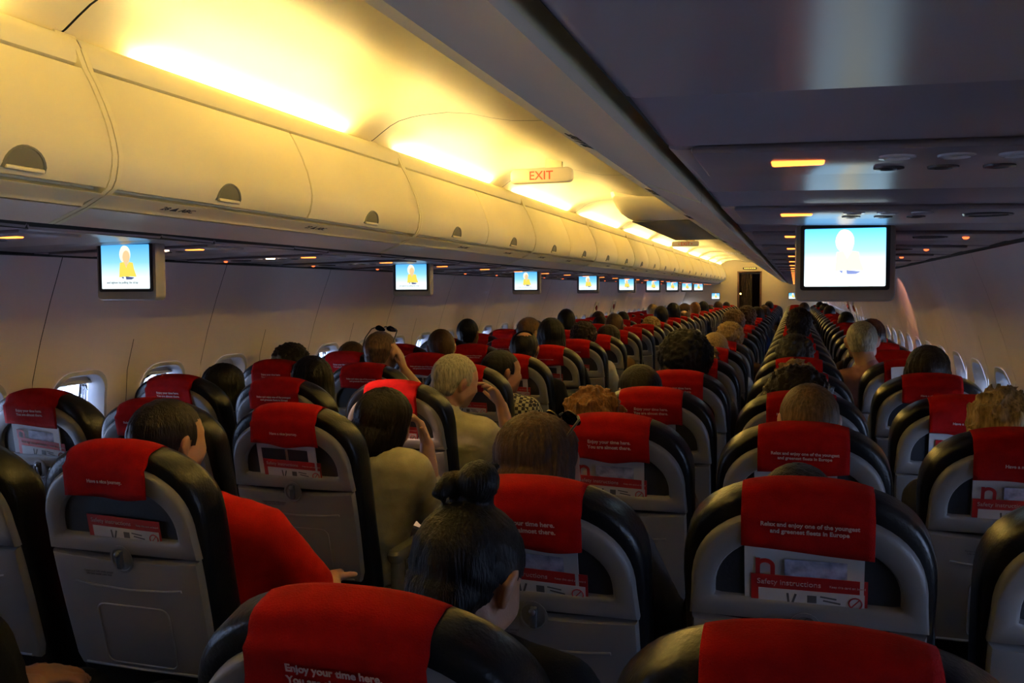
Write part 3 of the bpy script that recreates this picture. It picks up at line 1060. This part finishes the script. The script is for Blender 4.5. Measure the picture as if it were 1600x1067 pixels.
def mag_mesh(kind):
    mb = MB()
    w, h = .205, .21
    rings = []
    for k in range(9):
        u = -w / 2 + w * k / 8
        rings.append([(u, .004 * math.sin(k * .5) - d, z) for d, z in ((.0, -.035), (.004, -.035), (.004, h / 2 - .003 * math.sin(k * .4)), (.0, h / 2 - .003 * math.sin(k * .4)))])
    mb.loft(rings, mi=0)
    if kind == 0:
        mb.box((.03, -.0048, .058), (.125, .0008, .052), 0, mi=2)
        mb.box((.025, -.0052, .005), (.15, .0008, .05), 0, mi=1)
    elif kind == 1:
        mb.box((-.045, -.0048, .062), (.082, .0008, .052), 0, mi=3)
        mb.box((.047, -.0048, .062), (.082, .0008, .052), 0, mi=3)
    else:
        mb.box((.0, -.0048, .045), (.19, .0008, .09), 0, mi=1)
        mb.box((.03, -.0054, .062), (.13, .0008, .05), 0, mi=2)
    return mb.mesh('magazine', [M['paper'], M['cardred'], M['photo'], M['bezel']], smooth=False)
CARD = card_mesh()
MAGS = [mag_mesh(k) for k in range(3)]
def n_mesh():
    mb = MB()                                        # bold lower-case n drawn as a stem and an arch
    mb.box((-.011, 0, 0), (.008, .0008, .034), 0)
    out = [(.002 + .017 * math.cos(a), .0, .002 + .015 * math.sin(a)) for a in [math.pi * i / 10 for i in range(11)]]
    inn = [(.002 + .009 * math.cos(a), .0, .002 + .007 * math.sin(a)) for a in [math.pi * i / 10 for i in range(11)]]
    mb.loft([[(p[0], -.0004, p[2]) for p in out], [(p[0], -.0004, p[2]) for p in inn], [(p[0], .0004, p[2]) for p in inn], [(p[0], .0004, p[2]) for p in out]], False, False, closed=False)
    mb.box((.015, 0, -.0075), (.008, .0008, .019), 0)
    return mb.mesh('letter', M['cardred'], smooth=False)
NMESH = n_mesh()
def in_pocket(name, me, c, r, u, v, w, rotz, label, cat, grp):
    o = link(name, me)
    s_ = SEATS[c, r]
    rot = Matrix.Rotation(R(recl(c, r)), 4, 'X')
    o.matrix_world = s_.matrix_world @ Matrix.Translation(PIV) @ rot @ basis((1, 0, 0), -VD, bk(u, v, w)) @ Matrix.Rotation(-math.pi / 2, 4, 'X') @ Matrix.Rotation(rotz, 4, 'Y')
    # local axes of the sheet: x across, y through (front to the rear), z up
    tag(o, label, cat, grp)
    return o
WHERE = lambda c, r: '%s seat of the %s' % (TH[r - FIRST[c]] if r > FIRST[c] else 'nearest', POSN[c])
for c, r, kind, cardok in (('E', 1, 0, 1), ('E', 2, 0, 1), ('D', 1, 0, 1), ('D', 2, 0, 1), ('D', 3, 2, 1), ('C', 1, None, 1), ('C', 2, 1, 1), ('C', 3, None, 1), ('C', 4, None, 1), ('C', 5, 1, 1), ('C', 6, 1, 1), ('C', 7, None, 1),
                        ('A', 2, 0, 1), ('B', 2, None, 1), ('B', 3, None, 1), ('B', 5, 1, 0), ('F', 1, 2, 1), ('F', 2, 0, 1), ('F', 3, 0, 1), ('E', 0, None, 1), ('D', 0, None, 1), ('E', 3, 0, 1)):
    rnd = random.Random(ord(c) * 9 + r)
    rz = R({'C': 2, 'D': 2, 'A': 5}.get(c, rnd.uniform(-1, 1)))
    if kind is not None:
        o = in_pocket('magazine', MAGS[kind], c, r, -.012 + rnd.uniform(-.008, .008), .218, .0015, rz * .7, '%s magazine in the pocket, %s' % (('white letter-topped', 'grey-framed', 'red cover')[kind] if kind != 1 else 'dark two-picture', WHERE(c, r)), 'magazine', 'magazines in seat pockets')
        if kind != 1:
            ch = link('cover_letter', NMESH, o)
            ch.location = (-.068, -.0055, .066)
    if cardok:
        o = in_pocket('safety_card', CARD, c, r,   .004 + rnd.uniform(-.01, .012), .242, -.0045, rz, 'red and white safety card in the pocket, %s' % WHERE(c, r), 'safety card', 'safety cards in seat pockets')
        text('card_title', 'Safety instructions', .0150, M['print'], basis((1, 0, 0), (0, 0, 1), (-.034, -.0014, .061)), o)
        text('card_note', 'Keep this card on board', .0062, M['print'], basis((1, 0, 0), (0, 0, 1), (.066, -.0014, .060)), o)
o = in_pocket('paper_sheet', (lambda m_: (m_.loft([[(-.075 + .15 * k / 6, .004 * math.sin(k), z) for z in (-.07, .07)] for k in range(7)], False, False, closed=False), m_.mesh('paper', M['paper']))[1])(MB()), 'F', 5, -.005, .080, -.030, R(-4), 'white sheet of paper against the red cover of a right window seat', 'paper', None)

# ------------------------------------------------------------------ people
def hull(bm, spheres, seg=10):
    pts = []
    for c_, r_ in spheres:
        t_ = bmesh.new()
        bmesh.ops.create_uvsphere(t_, u_segments=seg, v_segments=max(5, seg * 2 // 3), radius=1)
        for v in t_.verts:
            rv = r_ if hasattr(r_, '__len__') else (r_, r_, r_)
            pts.append(Vector(c_) + Vector((v.co.x * rv[0], v.co.y * rv[1], v.co.z * rv[2])))
        t_.free()
    vs = [bm.verts.new(p) for p in pts]
    res = bmesh.ops.convex_hull(bm, input=vs)
    dead = [e for e in res['geom_interior'] + res['geom_unused'] if isinstance(e, bmesh.types.BMVert)]
    bmesh.ops.delete(bm, geom=list(set(dead)), context='VERTS')
def remesh(bm, voxel, smooth, name):
    me = bpy.data.meshes.new(name)
    bm.to_mesh(me)
    bm.free()
    o = link('tmp_body', me)
    m_ = o.modifiers.new('r', 'REMESH')
    m_.mode = 'VOXEL'
    m_.voxel_size = voxel
    s_ = o.modifiers.new('s', 'SMOOTH')
    s_.iterations = smooth
    s_.factor = .5
    bpy.context.view_layer.update()
    out = bpy.data.meshes.new_from_object(o.evaluated_get(bpy.context.evaluated_depsgraph_get()))
    bpy.data.objects.remove(o)
    bpy.data.meshes.remove(me)
    out.name = name
    for p in out.polygons:
        p.use_smooth = True
    return out
def hand(bm, wrist, d, n, sgn, curl=.5, spread=1.0, fr=.0085, tcurl=.3):
    """wrist position, finger direction d, palm normal n, sgn: side of the thumb along d x n"""
    w = Vector(wrist)
    d = Vector(d).normalized()
    n = Vector(n)
    n = (n - d * n.dot(d)).normalized()
    s_ = d.cross(n) * sgn
    pal = w + d * .045
    hull(bm, [(w, .022), (w + d * .030 + s_ * .022, .016), (w + d * .030 - s_ * .022, .015), (w + d * .085 + s_ * .030, .012), (w + d * .080 - s_ * .032, .011)], 8)
    for i, (o_, ln, a) in enumerate(((.030, .068, .10), (.010, .076, .02), (-.011, .070, -.05), (-.031, .054, -.14))):
        base = w + d * (.086 - .004 * abs(i - 1)) + s_ * o_
        dirv = (d + s_ * a * spread).normalized()
        p0 = base
        c_ = curl * (.8 + .12 * i)
        ang = 0
        for L_, f in ((.45, .55), (.31, .9), (.24, .7)):
            ang += c_ * f
            p1 = p0 + (dirv * math.cos(ang) + n * math.sin(ang)) * ln * L_
            hull(bm, [(p0, fr), (p1, fr * .92)], 7)
            p0 = p1
    t0 = w + d * .022 + s_ * .026
    td = (d * .62 + s_ * .72 + n * .25 * tcurl).normalized()
    t1 = t0 + td * .042
    t2 = t1 + (td * .75 + d * .5 + n * tcurl * .6).normalized() * .032
    hull(bm, [(w + d * .012 + s_ * .012, .014), (t0, .0125), (t1, .0105)], 8)
    hull(bm, [(t1, .0100), (t2, .0085)], 8)

HEADC = Vector((0, .275, 1.105))
def head_matrix(h):
    dx, dy, dz, yw, pt_, rl = h
    return Matrix.Translation(HEADC + Vector((dx, dy, dz))) @ Matrix.Rotation(R(yw), 4, 'Z') @ Matrix.Rotation(R(pt_), 4, 'X') @ Matrix.Rotation(R(rl), 4, 'Y')
SK_HEAD = [
    [((0, -.012, .022), (.074, .094, .086))],
    [((0, .045, .040), .048), ((.032, .055, -.018), .034), ((-.032, .055, -.018), .034), ((0, .068, -.078), .024), ((.040, .015, -.052), .030), ((-.040, .015, -.052), .030), ((0, -.02, -.02), .06)],
    [((0, .090, .016), .010), ((0, .108, -.020), .011)],
    [((.014, .094, -.024), .008), ((-.014, .094, -.024), .008), ((0, .100, -.022), .010)],
    [((.020, .080, .036), .012), ((-.020, .080, .036), .012), ((.038, .068, .030), .012), ((-.038, .068, .030), .012)],
    [((.012, .088, -.050), .0075), ((-.012, .088, -.050), .0075), ((0, .093, -.049), .0075)],
    [((.012, .086, -.060), .008), ((-.012, .086, -.060), .008), ((0, .091, -.061), .008)],
]
for e in (-1, 1):
    SK_HEAD.append([((e * .076, -.006, .026), .010), ((e * .084, -.018, .022), .008), ((e * .083, -.022, .004), .008), ((e * .077, -.008, -.022), .008)])
def body_bm(pose, which, grow=0.0):
    """which: 'skin' (whole body), 'top', 'bottom'"""
    bm = bmesh.new()
    hm_ = head_matrix(pose['head'])
    sh_ = Vector(pose.get('lean', (0, 0, 0)))
    sho = {s_: Vector((s_ * .175, .262, .895)) + sh_ for s_ in (-1, 1)}
    ch = [Vector((s_ * .10, .315, .80)) + sh_ * .8 for s_ in (-1, 1)]
    pel = [Vector((s_ * .085, .405, .545)) for s_ in (-1, 1)]
    mid = [Vector((s_ * .080, .345, .66)) + sh_ * .4 for s_ in (-1, 1)]
    g = grow
    if which in ('skin', 'top'):
        hull(bm, [(p, .098 + g) for p in pel + mid])
        hull(bm, [(p, .092 + g) for p in mid] + [(p, .098 + g) for p in ch])
        hull(bm, [(p, .098 + g) for p in ch] + [(sho[s_], .055 + g) for s_ in (-1, 1)] + [(Vector((0, .262, .925)) + sh_, .06 + g)])
    nb = Vector((0, .262, .925)) + sh_
    ht = hm_ @ Vector((0, -.028, -.055))
    if which == 'skin':
        hull(bm, [(nb, .062), (ht, .052)])
        hull(bm, [(hm_ @ Vector((0, -.035, -.03)), .05), (ht, .050)])
        for grp in SK_HEAD:
            t_ = bmesh.new()
            hull(t_, grp, 14)
            for v in t_.verts:
                v.co = hm_ @ v.co
            me_ = bpy.data.meshes.new('t')
            t_.to_mesh(me_)
            t_.free()
            bm.from_mesh(me_)
            bpy.data.meshes.remove(me_)
    if which == 'top':
        hull(bm, [(nb, .060 + g), (nb + (ht - nb) * .42, .052 + g)])
    for s_ in (-1, 1):
        a = pose.get('arm_r' if s_ > 0 else 'arm_l') or dict(elbow=(s_ * .225, .40, .665), wrist=(s_ * .13, .60, .640), d=(-s_ * .5, .8, -.15), n=(0, .1, -1), curl=.35)
        el = Vector(a['elbow'])
        wr = Vector(a['wrist'])
        if which == 'skin':
            hull(bm, [(sho[s_], .052), (el, .040)])
            hull(bm, [(el, .040), (el + (wr - el) * .35, .041), (wr, .026)])
            hand(bm, wr, a['d'], a['n'], a.get('thumb', -s_), a.get('curl', .4), a.get('spread', 1), tcurl=a.get('tcurl', .3))
        elif which == 'top':
            hull(bm, [(sho[s_], .053 + g), (el, .044 + g * 1.2)] if pose.get('sleeve', 1) >= .5 else [(sho[s_], .053 + g), (sho[s_] + (el - sho[s_]) * .75, .052 + g * 1.3)])
            if pose.get('sleeve', 1) > .6:
                f = .92 if pose['sleeve'] >= 1 else .45
                hull(bm, [(el, .044 + g), (el + (wr - el) * f, .034 + g)])
    if which in ('skin', 'bottom'):
        if which == 'bottom':
            hull(bm, [(p + Vector((0, .0, -.015)), .100 + g) for p in pel])
        for s_ in (-1, 1):
            kn = Vector((s_ * .115, .765, .525))
            an = Vector((s_ * .115, .735, .10))
            hull(bm, [(pel[0] if s_ < 0 else pel[1], .088 + g), (kn, .060 + g)])
            hull(bm, [(kn, .058 + g), (kn + (an - kn) * .35 + Vector((0, -.02, 0)), .056 + g), (an, .040 + g * 1.5)])
            if which == 'skin':
                hull(bm, [(an, .040), (Vector((s_ * .115, .72, .04)), .036), (Vector((s_ * .12, .86, .030)), .028)])
    return bm
def hair_mesh(style, pose, vox=.006):
    hm_ = head_matrix(pose['head'])
    bm = bmesh.new()
    G = []
    if style in ('short', 'balding', 'shaved'):
        t_ = {'short': .010, 'balding': .010, 'shaved': .005}[style]
        G = [[((0, -.014, .026), (.074 + t_, .094 + t_, .084 + t_))], [((0, -.050, -.025), (.058 + t_, .045 + t_, .05))]]
    elif style in ('bun',):
        G = [[((0, -.014, .026), (.084, .104, .092))], [((0, -.055, -.03), (.064, .047, .055))],
             [((0, -.055, .118), .030)], [((.012, -.075, .135), .032), ((-.012, -.050, .138), .030)], [((-.028, -.085, .122), .018), ((-.034, -.098, .100), .012)], [((.0, -.05, .15), .014), ((.012, -.045, .172), .006)]]
    elif style == 'bob':
        G = [[((0, -.016, .028), (.090, .110, .098))], [((0, -.045, -.05), (.085, .072, .085))], [((.07, -.005, -.02), (.026, .05, .08))], [((-.07, -.005, -.02), (.026, .05, .08))]]
    elif style == 'long':
        G = [[((0, -.016, .028), (.088, .106, .096))], [((0, -.06, -.06), (.080, .055, .10)), ((0, -.075, -.16), (.075, .035, .05))], [((.068, -.01, -.03), (.024, .045, .10))], [((-.068, -.01, -.03), (.024, .045, .10))]]
    elif style == 'curly':
        G = [[((0, -.016, .032), (.098, .112, .102))], [((0, -.05, -.035), (.082, .062, .07))]]
    elif style == 'afro':
        G = [[((0, -.020, .040), (.128, .130, .120))], [((0, -.06, -.02), (.11, .07, .09))]]
    elif style == 'tousled':
        G = [[((0, -.014, .030), (.090, .106, .096))], [((0, -.05, -.035), (.074, .056, .06))]]
        rnd = random.Random(5)
        for i in range(46):
            a, e = rnd.uniform(0, 6.28), rnd.uniform(-.1, 1.4)
            dv = Vector((math.cos(a) * math.cos(e), math.sin(a) * math.cos(e), math.sin(e)))
            p = Vector((dv.x * .082, -.014 + dv.y * .098, .03 + dv.z * .088))
            t_ = dv.cross(Vector((rnd.uniform(-1, 1), rnd.uniform(-1, 1), rnd.uniform(-1, 1)))).normalized()
            G.append([(p, .011), (p + dv * .016 + t_ * .018, .007), (p + dv * .020 + t_ * .036, .003)])
    for grp in G:
        t_ = bmesh.new()
        hull(t_, grp, 16)
        me_ = bpy.data.meshes.new('t')
        t_.to_mesh(me_)
        t_.free()
        bm.from_mesh(me_)
        bpy.data.meshes.remove(me_)
    me = remesh(bm, vox, 3, 'hair')
    def keep(p):
        x, y, z = p
        if z > .075 + .02 * (y > .05):
            ok = True
        elif y > .030:
            ok = z > .062 + (y - .03) * .25 if style not in ('bob', 'long') else (abs(x) > .062 and y < .05) or z > .062 + (y - .03) * .25
        elif y > -.030:
            lim = .030 if style in ('short', 'balding', 'shaved', 'bun') else -.20
            if style in ('curly', 'afro', 'tousled'):
                lim = .0
            ok = z > lim - (.03 - y) * .5 or (style in ('short', 'balding') and .005 < y and z > 0)
        else:
            ok = z > {'short': -.062, 'balding': -.06, 'shaved': -.05, 'bun': -.065}.get(style, -.3)
        if style == 'balding' and (Vector((x, y + .045, z - .085))).length < .052 + .006 * noise.noise(Vector((x, y, z)) * 60):
            ok = False
        return ok
    bm = bmesh.new()
    bm.from_mesh(me)
    amp = {'short': .0022, 'balding': .002, 'shaved': .0012, 'bun': .0026, 'bob': .0042, 'long': .0045, 'curly': .012, 'afro': .012, 'tousled': .006}[style]
    bm.normal_update()
    for v in bm.verts:
        p = v.co.copy()
        th = math.atan2(p.x, p.y + .05 + (.02 if style == 'bun' else 0))
        if style in ('curly', 'afro'):
            k = noise.noise(p * 55) + .6 * noise.noise(p * 110)
        elif style == 'bun':
            q = p - Vector((0, -.06, .12))
            k = noise.noise(Vector((math.atan2(q.x, -q.z) * 16, q.length * 6, p.y * 20))) + .5 * noise.noise(Vector((math.atan2(q.x, -q.z) * 36, q.length * 8, 1)))
        else:
            k = noise.noise(Vector((th * 11, p.z * 9, p.y * 6))) + .6 * noise.noise(Vector((th * 26, p.z * 12, 3)))
        v.co = p + v.normal * k * amp
    bmesh.ops.delete(bm, geom=[v for v in bm.verts if not keep(v.co)], context='VERTS')
    for v in bm.verts:
        v.co = hm_ @ v.co
    bm.to_mesh(me)
    bm.free()
    for p in me.polygons:
        p.use_smooth = True
    return me
def wrinkle(me, amp=.004, f=18):
    me.calc_loop_triangles()
    for v in me.vertices:
        v.co += v.normal * amp * (noise.noise(v.co * f) + .5 * noise.noise(v.co * f * 2.3))
    return me
def eyes_mesh(pose):
    mb = MB()
    hm_ = head_matrix(pose['head'])
    for s_ in (-1, 1):
        mb.ball(hm_ @ Vector((s_ * .031, .072, .012)), .0125, 12, 8)
    return mb.mesh('eyes', M['eye'])
CACHE = {}
def person(c, r, label, pose, style, hair, skin='fair', top='navy', bottom='jeans', dx=0, ztop=None, key=None, vox=.008):
    key = key or (c, r)
    k = (key, 'body')
    if k not in CACHE:
        CACHE[k] = remesh(body_bm(pose, 'skin'), vox, 2, 'body')
        CACHE[key, 'top'] = wrinkle(remesh(body_bm(pose, 'top', .011), .011, 3, 'top'))
        CACHE[key, 'bottom'] = wrinkle(remesh(body_bm(pose, 'bottom', .011), .013, 3, 'trousers'))
        CACHE[key, 'eyes'] = eyes_mesh(pose)
    hk = (key, style)
    if hk not in CACHE:
        CACHE[hk] = hair_mesh(style, pose, .0055 if vox < .008 else .007)
    t = thing('person', label, 'person', (CX[c] + dx, r * P, 0), 'seated passengers')
    if ztop:
        t.scale = (1, 1, ztop / 1.213)
    for nm, kk, m_ in (('body', (key, 'body'), SKIN[skin]), ('hair', hk, HAIR[hair]), ('shirt', (key, 'top'), CLOTH[top]), ('trousers', (key, 'bottom'), CLOTH[bottom]), ('eyes', (key, 'eyes'), M['eye'])):
        o = link(nm, CACHE[kk], t)
        if not CACHE[kk].materials:
            CACHE[kk].materials.append(m_)
        o.material_slots[0].link = 'OBJECT'
        o.material_slots[0].material = m_
    return t

# -- people modelled on their own
person('D', 0, 'person with black hair in a top bun, head bowed, before the nearest right aisle seat', dict(head=(.012, .065, -.062, -14, -30, 4), lean=(-.01, .04, 0), sleeve=.5), 'bun', 'black', 'tan', 'black', 'black', vox=.006)
person('C', 1, 'person with short dark hair in a red T-shirt, on the left aisle', dict(head=(-.085, .02, -.02, -14, -4, 3), lean=(.03, .02, -.02), sleeve=.4,
       arm_r=dict(elbow=(.30, .42, .655), wrist=(.20, .64, .64), d=(-.5, .8, -.1), n=(0, .1, -1), curl=.35)), 'short', 'dark', 'fair', 'red', 'jeans', vox=.0065)
person('C', 2, 'person with a dark bob in a cream sweater resting a cheek on one hand', dict(head=(.15, .07, -.075, -20, -16, 12), lean=(.10, .05, -.01), sleeve=.8,
       arm_r=dict(elbow=(.27, .47, .700), wrist=(.262, .455, .945), d=(-.25, -.15, .95), n=(-.75, -.5, .1), curl=.9, thumb=1)), 'bob', 'dark', 'fair', 'cream', 'white', vox=.006)
person('C', 3, 'person with short grey hair and a cream shirt, chin propped on the right hand', dict(head=(.125, .06, -.005, -38, -14, 8), lean=(.09, .04, 0), sleeve=.8,
       arm_r=dict(elbow=(.33, .52, .74), wrist=(.285, .475, .985), d=(-.35, -.35, .85), n=(-.6, -.65, .0), curl=.55, spread=1.4, thumb=-1)), 'short', 'grey', 'fair', 'cream', 'grey', vox=.006)
person('C', 4, 'person with dark hair and a checked shirt, profile turned right, behind the grey-haired person', dict(head=(.09, .04, -.035, -45, -6, 0), lean=(.06, .03, 0), sleeve=.8,
       arm_r=dict(elbow=(.31, .45, .66), wrist=(.20, .62, .66), d=(-.5, .8, -.1), n=(0, .1, -1), curl=.35)), 'short', 'black', 'tan', 'check', 'jeans', vox=.007)
person('C', 5, 'person with a round bald patch in black hair on the left aisle', dict(head=(-.015, .03, .03, 4, -10, 0), lean=(0, .02, .02), sleeve=1), 'balding', 'black', 'tan', 'black', 'black', vox=.008)
sg_p = person('B', 4, 'person with cropped light brown hair and sunglasses pushed up on top', dict(head=(-.06, .03, .06, -10, -2, 2), lean=(-.03, .02, .03), sleeve=.4,
       arm_r=dict(elbow=(.16, .42, .88), wrist=(.055, .33, 1.075), d=(-.2, -.1, .95), n=(-.9, -.2, .1), curl=.3, thumb=1)), 'shaved', 'lightbrown', 'fair', 'grey', 'jeans', vox=.007)
person('D', 1, 'person with brown hair and sunglasses on the head, looking right beyond the bun', dict(head=(-.075, .03, -.030, -38, -15, -6), lean=(-.04, .02, 0), sleeve=1), 'bob', 'brown', 'fair', 'grey', 'jeans', vox=.0065)
person('D', 2, 'person with wavy auburn hair left of the third right aisle seat', dict(head=(-.11, .03, -.06, -20, -14, 0), lean=(-.06, .02, 0), sleeve=1), 'tousled', 'ginger', 'fair', 'white', 'jeans', vox=.008)
person('E', 2, 'person with smooth light brown hair in the right middle column, behind two dark red covers', dict(head=(.018, .02, -.012, 6, 0, 0), lean=(0, 0, 0), sleeve=1), 'short', 'lightbrown', 'fair', 'black', 'black', vox=.008)
person('E', 3, 'person with wide dark brown hair spread over the fourth right middle seat', dict(head=(-.01, .0, -.06, 0, 0, 0), lean=(0, 0, 0), sleeve=1), 'afro', 'dark', 'fair', 'black', 'black', vox=.008)
person('E', 1, 'person with dark hair just showing over the second right middle seat', dict(head=(-.012, .01, -.105, -8, 0, 0), lean=(0, 0, -.03), sleeve=1), 'short', 'dark', 'fair', 'black', 'black', vox=.008)
person('F', 2, 'person with tousled blond hair by the right wall', dict(head=(.012, .02, -.025, 10, -4, 0), lean=(0, 0, 0), sleeve=1), 'tousled', 'blond', 'fair', 'grey', 'jeans', vox=.008)
person('F', 5, 'person with cropped pale grey hair and pink shirt leaning between the right seats', dict(head=(-.19, .05, .10, -4, -2, -3), lean=(-.15, .02, .10), sleeve=1), 'shaved', 'grey', 'fair', 'pink', 'jeans', vox=.008)
person('C', 0, 'person in dark clothes with a bare forearm, low in the left corner', dict(head=(-.15, .02, .0, 0, 0, 0), lean=(-.10, 0, 0), sleeve=.4,
       arm_r=dict(elbow=(.03, .36, .72), wrist=(-.085, .60, .625), d=(-.4, .9, -.1), n=(0, .1, -1), curl=.35)), 'short', 'dark', 'tan', 'black', 'black', dx=0, vox=.008)

# -- generic passengers: three poses, many kinds of hair
GP = {'g0': dict(head=(0, 0, 0, 0, -2, 0), sleeve=1), 'g1': dict(head=(.01, .01, 0, -35, -6, 3), sleeve=1), 'g2': dict(head=(-.01, .01, 0, 30, -4, -3), sleeve=1)}
GEN = [
    ('A', 3, .049, 1.15, 'bob', 'black', 'g0', 'black hair'), ('B', 3, -.009, 1.190, 'bob', 'black', 'g2', 'long black hair'),
    ('A', 4, -.066, 1.19, 'curly', 'dark', 'g0', 'dark curly hair'), ('A', 5, -.10, 1.17, 'short', 'brown', 'g0', 'brown hair'), ('B', 5, -.014, 1.249, 'short', 'brown', 'g2', 'short brown hair'),
    ('A', 7, .10, 1.264, 'short', 'black', 'g0', 'short black hair'), ('B', 7, .076, 1.276, 'short', 'lightbrown', 'g1', 'light brown hair turned right'), ('C', 6, -.044, 1.29, 'bob', 'black', 'g2', 'black bobbed hair'),
    ('B', 9, -.003, 1.31, 'short', 'black', 'g0', 'round black head of hair'), ('C', 7, 0, 1.235, 'curly', 'dark', 'g0', 'dark curls'), ('C', 8, .029, 1.19, 'bob', 'dark', 'g1', 'dark brown bob'),
    ('C', 9, -.064, 1.27, 'short', 'brown', 'g0', 'brown hair'), ('B', 13, -.04, 1.22, 'short', 'dark', 'g0', 'dark hair'), ('B', 16, -.009, 1.279, 'short', 'blond', 'g0', 'fair hair'),
    ('C', 12, .035, 1.30, 'short', 'black', 'g0', 'black hair'), ('C', 11, .04, 1.19, 'curly', 'blond', 'g0', 'blond curls'), ('C', 14, -.021, 1.31, 'bob', 'black', 'g0', 'black bob'), ('C', 16, -.056, 1.29, 'short', 'brown', 'g1', 'brown hair'),
    ('C', 17, .022, 1.30, 'short', 'ginger', 'g0', 'reddish hair'), ('C', 19, .004, 1.287, 'bob', 'black', 'g0', 'black bob'), ('C', 21, -.034, 1.20, 'bob', 'black', 'g2', 'dark bob'), ('C', 15, .032, 1.21, 'balding', 'lightbrown', 'g0', 'balding head'),
    ('C', 23, .009, 1.25, 'bob', 'brown', 'g0', 'brown bob and cream shirt'), ('C', 26, .014, 1.22, 'short', 'dark', 'g0', 'dark hair'),
    ('D', 3, -.083, 1.185, 'short', 'dark', 'g2', 'short dark hair'), ('D', 4, .002, 1.25, 'afro', 'black', 'g0', 'big black hair'), ('D', 5, -.004, 1.175, 'tousled', 'blond', 'g0', 'tousled blond hair'), ('D', 6, .008, 1.21, 'short', 'blond', 'g0', 'smooth blond hair'),
    ('D', 7, .05, 1.237, 'curly', 'blond', 'g0', 'blond curls'), ('D', 9, -.02, 1.295, 'curly', 'lightbrown', 'g0', 'light brown curls'), ('D', 11, .016, 1.30, 'curly', 'brown', 'g0', 'brown curls'), ('D', 14, .03, 1.26, 'bob', 'dark', 'g0', 'dark bob'),
    ('D', 18, .03, 1.245, 'balding', 'brown', 'g0', 'balding crown'), ('D', 22, .02, 1.27, 'short', 'dark', 'g0', 'dark hair'), ('D', 16, .06, 1.24, 'bob', 'brown', 'g1', 'brown bob'),
    ('E', 4, -.02, 1.145, 'tousled', 'blond', 'g0', 'pale blond hair'), ('E', 5, -.02, 1.225, 'curly', 'darkgrey', 'g0', 'dark grey curls'), ('E', 8, .01, 1.32, 'curly', 'dark', 'g0', 'big dark curls'), ('E', 12, .03, 1.29, 'short', 'dark', 'g0', 'dark hair'),
    ('F', 4, .02, 1.225, 'bob', 'dark', 'g0', 'dark bob'), ('F', 7, -.033, 1.27, 'bob', 'dark', 'g0', 'dark hair'), ('F', 8, -.02, 1.24, 'short', 'brown', 'g0', 'brown hair'), ('F', 12, .0, 1.24, 'short', 'black', 'g0', 'black hair'),
    ('F', 17, -.037, 1.247, 'short', 'black', 'g0', 'black hair'), ('F', 20, -.03, 1.24, 'bob', 'dark', 'g0', 'dark bob'), ('F', 24, -.036, 1.238, 'short', 'dark', 'g0', 'dark hair'), ('E', 18, .12, 1.28, 'short', 'brown', 'g0', 'brown hair'),
    ('A', 10, 0, 1.18, 'short', 'dark', 'g0', 'dark hair'), ('A', 14, 0, 1.2, 'bob', 'brown', 'g0', 'brown bob'), ('B', 11, 0, 1.2, 'bob', 'dark', 'g0', 'dark bob'),
]
tops = ['navy', 'grey', 'black', 'white', 'brown', 'green']
for i, (c, r, dx, zt, st, hc, gp, desc) in enumerate(GEN):
    top_ = 'cream' if 'cream' in desc else ('black' if (c, r) == ('C', 6) else tops[i % 6])
    lab = 'person with %s in the %s' % (desc.split(' in the ')[0], WHERE(c, r))
    person(c, r, lab, GP[gp], st, hc, ('fair', 'fair', 'tan')[i % 3], top_, 'jeans', dx, zt, key=gp)

# sunglasses resting on two heads
def sunglasses(parent_pose, c, r, label, on_back=False, up_=.075):
    hm_ = Matrix.Translation((CX[c], r * P, 0)) @ head_matrix(parent_pose)
    t = thing('sunglasses', label, 'sunglasses')
    t.matrix_world = hm_ @ Matrix.Translation((-.020, .030, up_ + .016)) @ Matrix.Rotation(R(48), 4, 'X')
    for s_ in (-1, 1):
        mb = MB()
        pts = [(s_ * .036 + .030 * math.cos(a) * (1.0), .048 - .006 * abs(math.cos(a)), .022 * math.sin(a)) for a in [2 * math.pi * i / 20 for i in range(20)]]
        mb.loft([[(x, y - .002, z) for x, y, z in pts], [(x, y + .001, z) for x, y, z in pts]])
        obj('lens', mb, M['tint'], t)
        mb = MB()
        mb.tube([(s_ * .066, .042, .008), (s_ * .082, .03, .008), (s_ * .092, -.03, .006), (s_ * .09, -.07, -.004), (s_ * .084, -.10, -.022)], .003, 8)
        obj('temple', mb, M['bezel'], t)
    mb = MB()
    mb.tube([(-.01, .050, .006), (0, .052, .009), (.01, .050, .006)], .003, 8)
    obj('bridge', mb, M['bezel'], t)
    return t
sunglasses((-.06, .03, .06, -10, -2, 2), 'B', 4, 'dark sunglasses pushed up on the cropped head at the left')
sunglasses((-.075, .03, -.030, -38, -15, -6), 'D', 1, 'dark shiny sunglasses worn on top of the brown hair')
# hair tie and book/papers lit by the reading lamp
o = (lambda m_: (m_.loft([[(-.13 + .26 * k / 8, y, .010 * math.sin(math.pi * k / 4) ** 2 + z) for y, z in ((-.09, 0), (.09, 0), (.09, .012), (-.09, .012))] for k in range(9)]), obj('open_magazine', m_, M['paper']))[1])(MB())
o.location = (CX['C'] + .10, 2 * P + .60, .655)
o.rotation_euler = (R(12), R(4), R(-8))
tag(o, 'open white magazine glowing under the reading lamp on the lap of the dark-bobbed person', 'magazine')
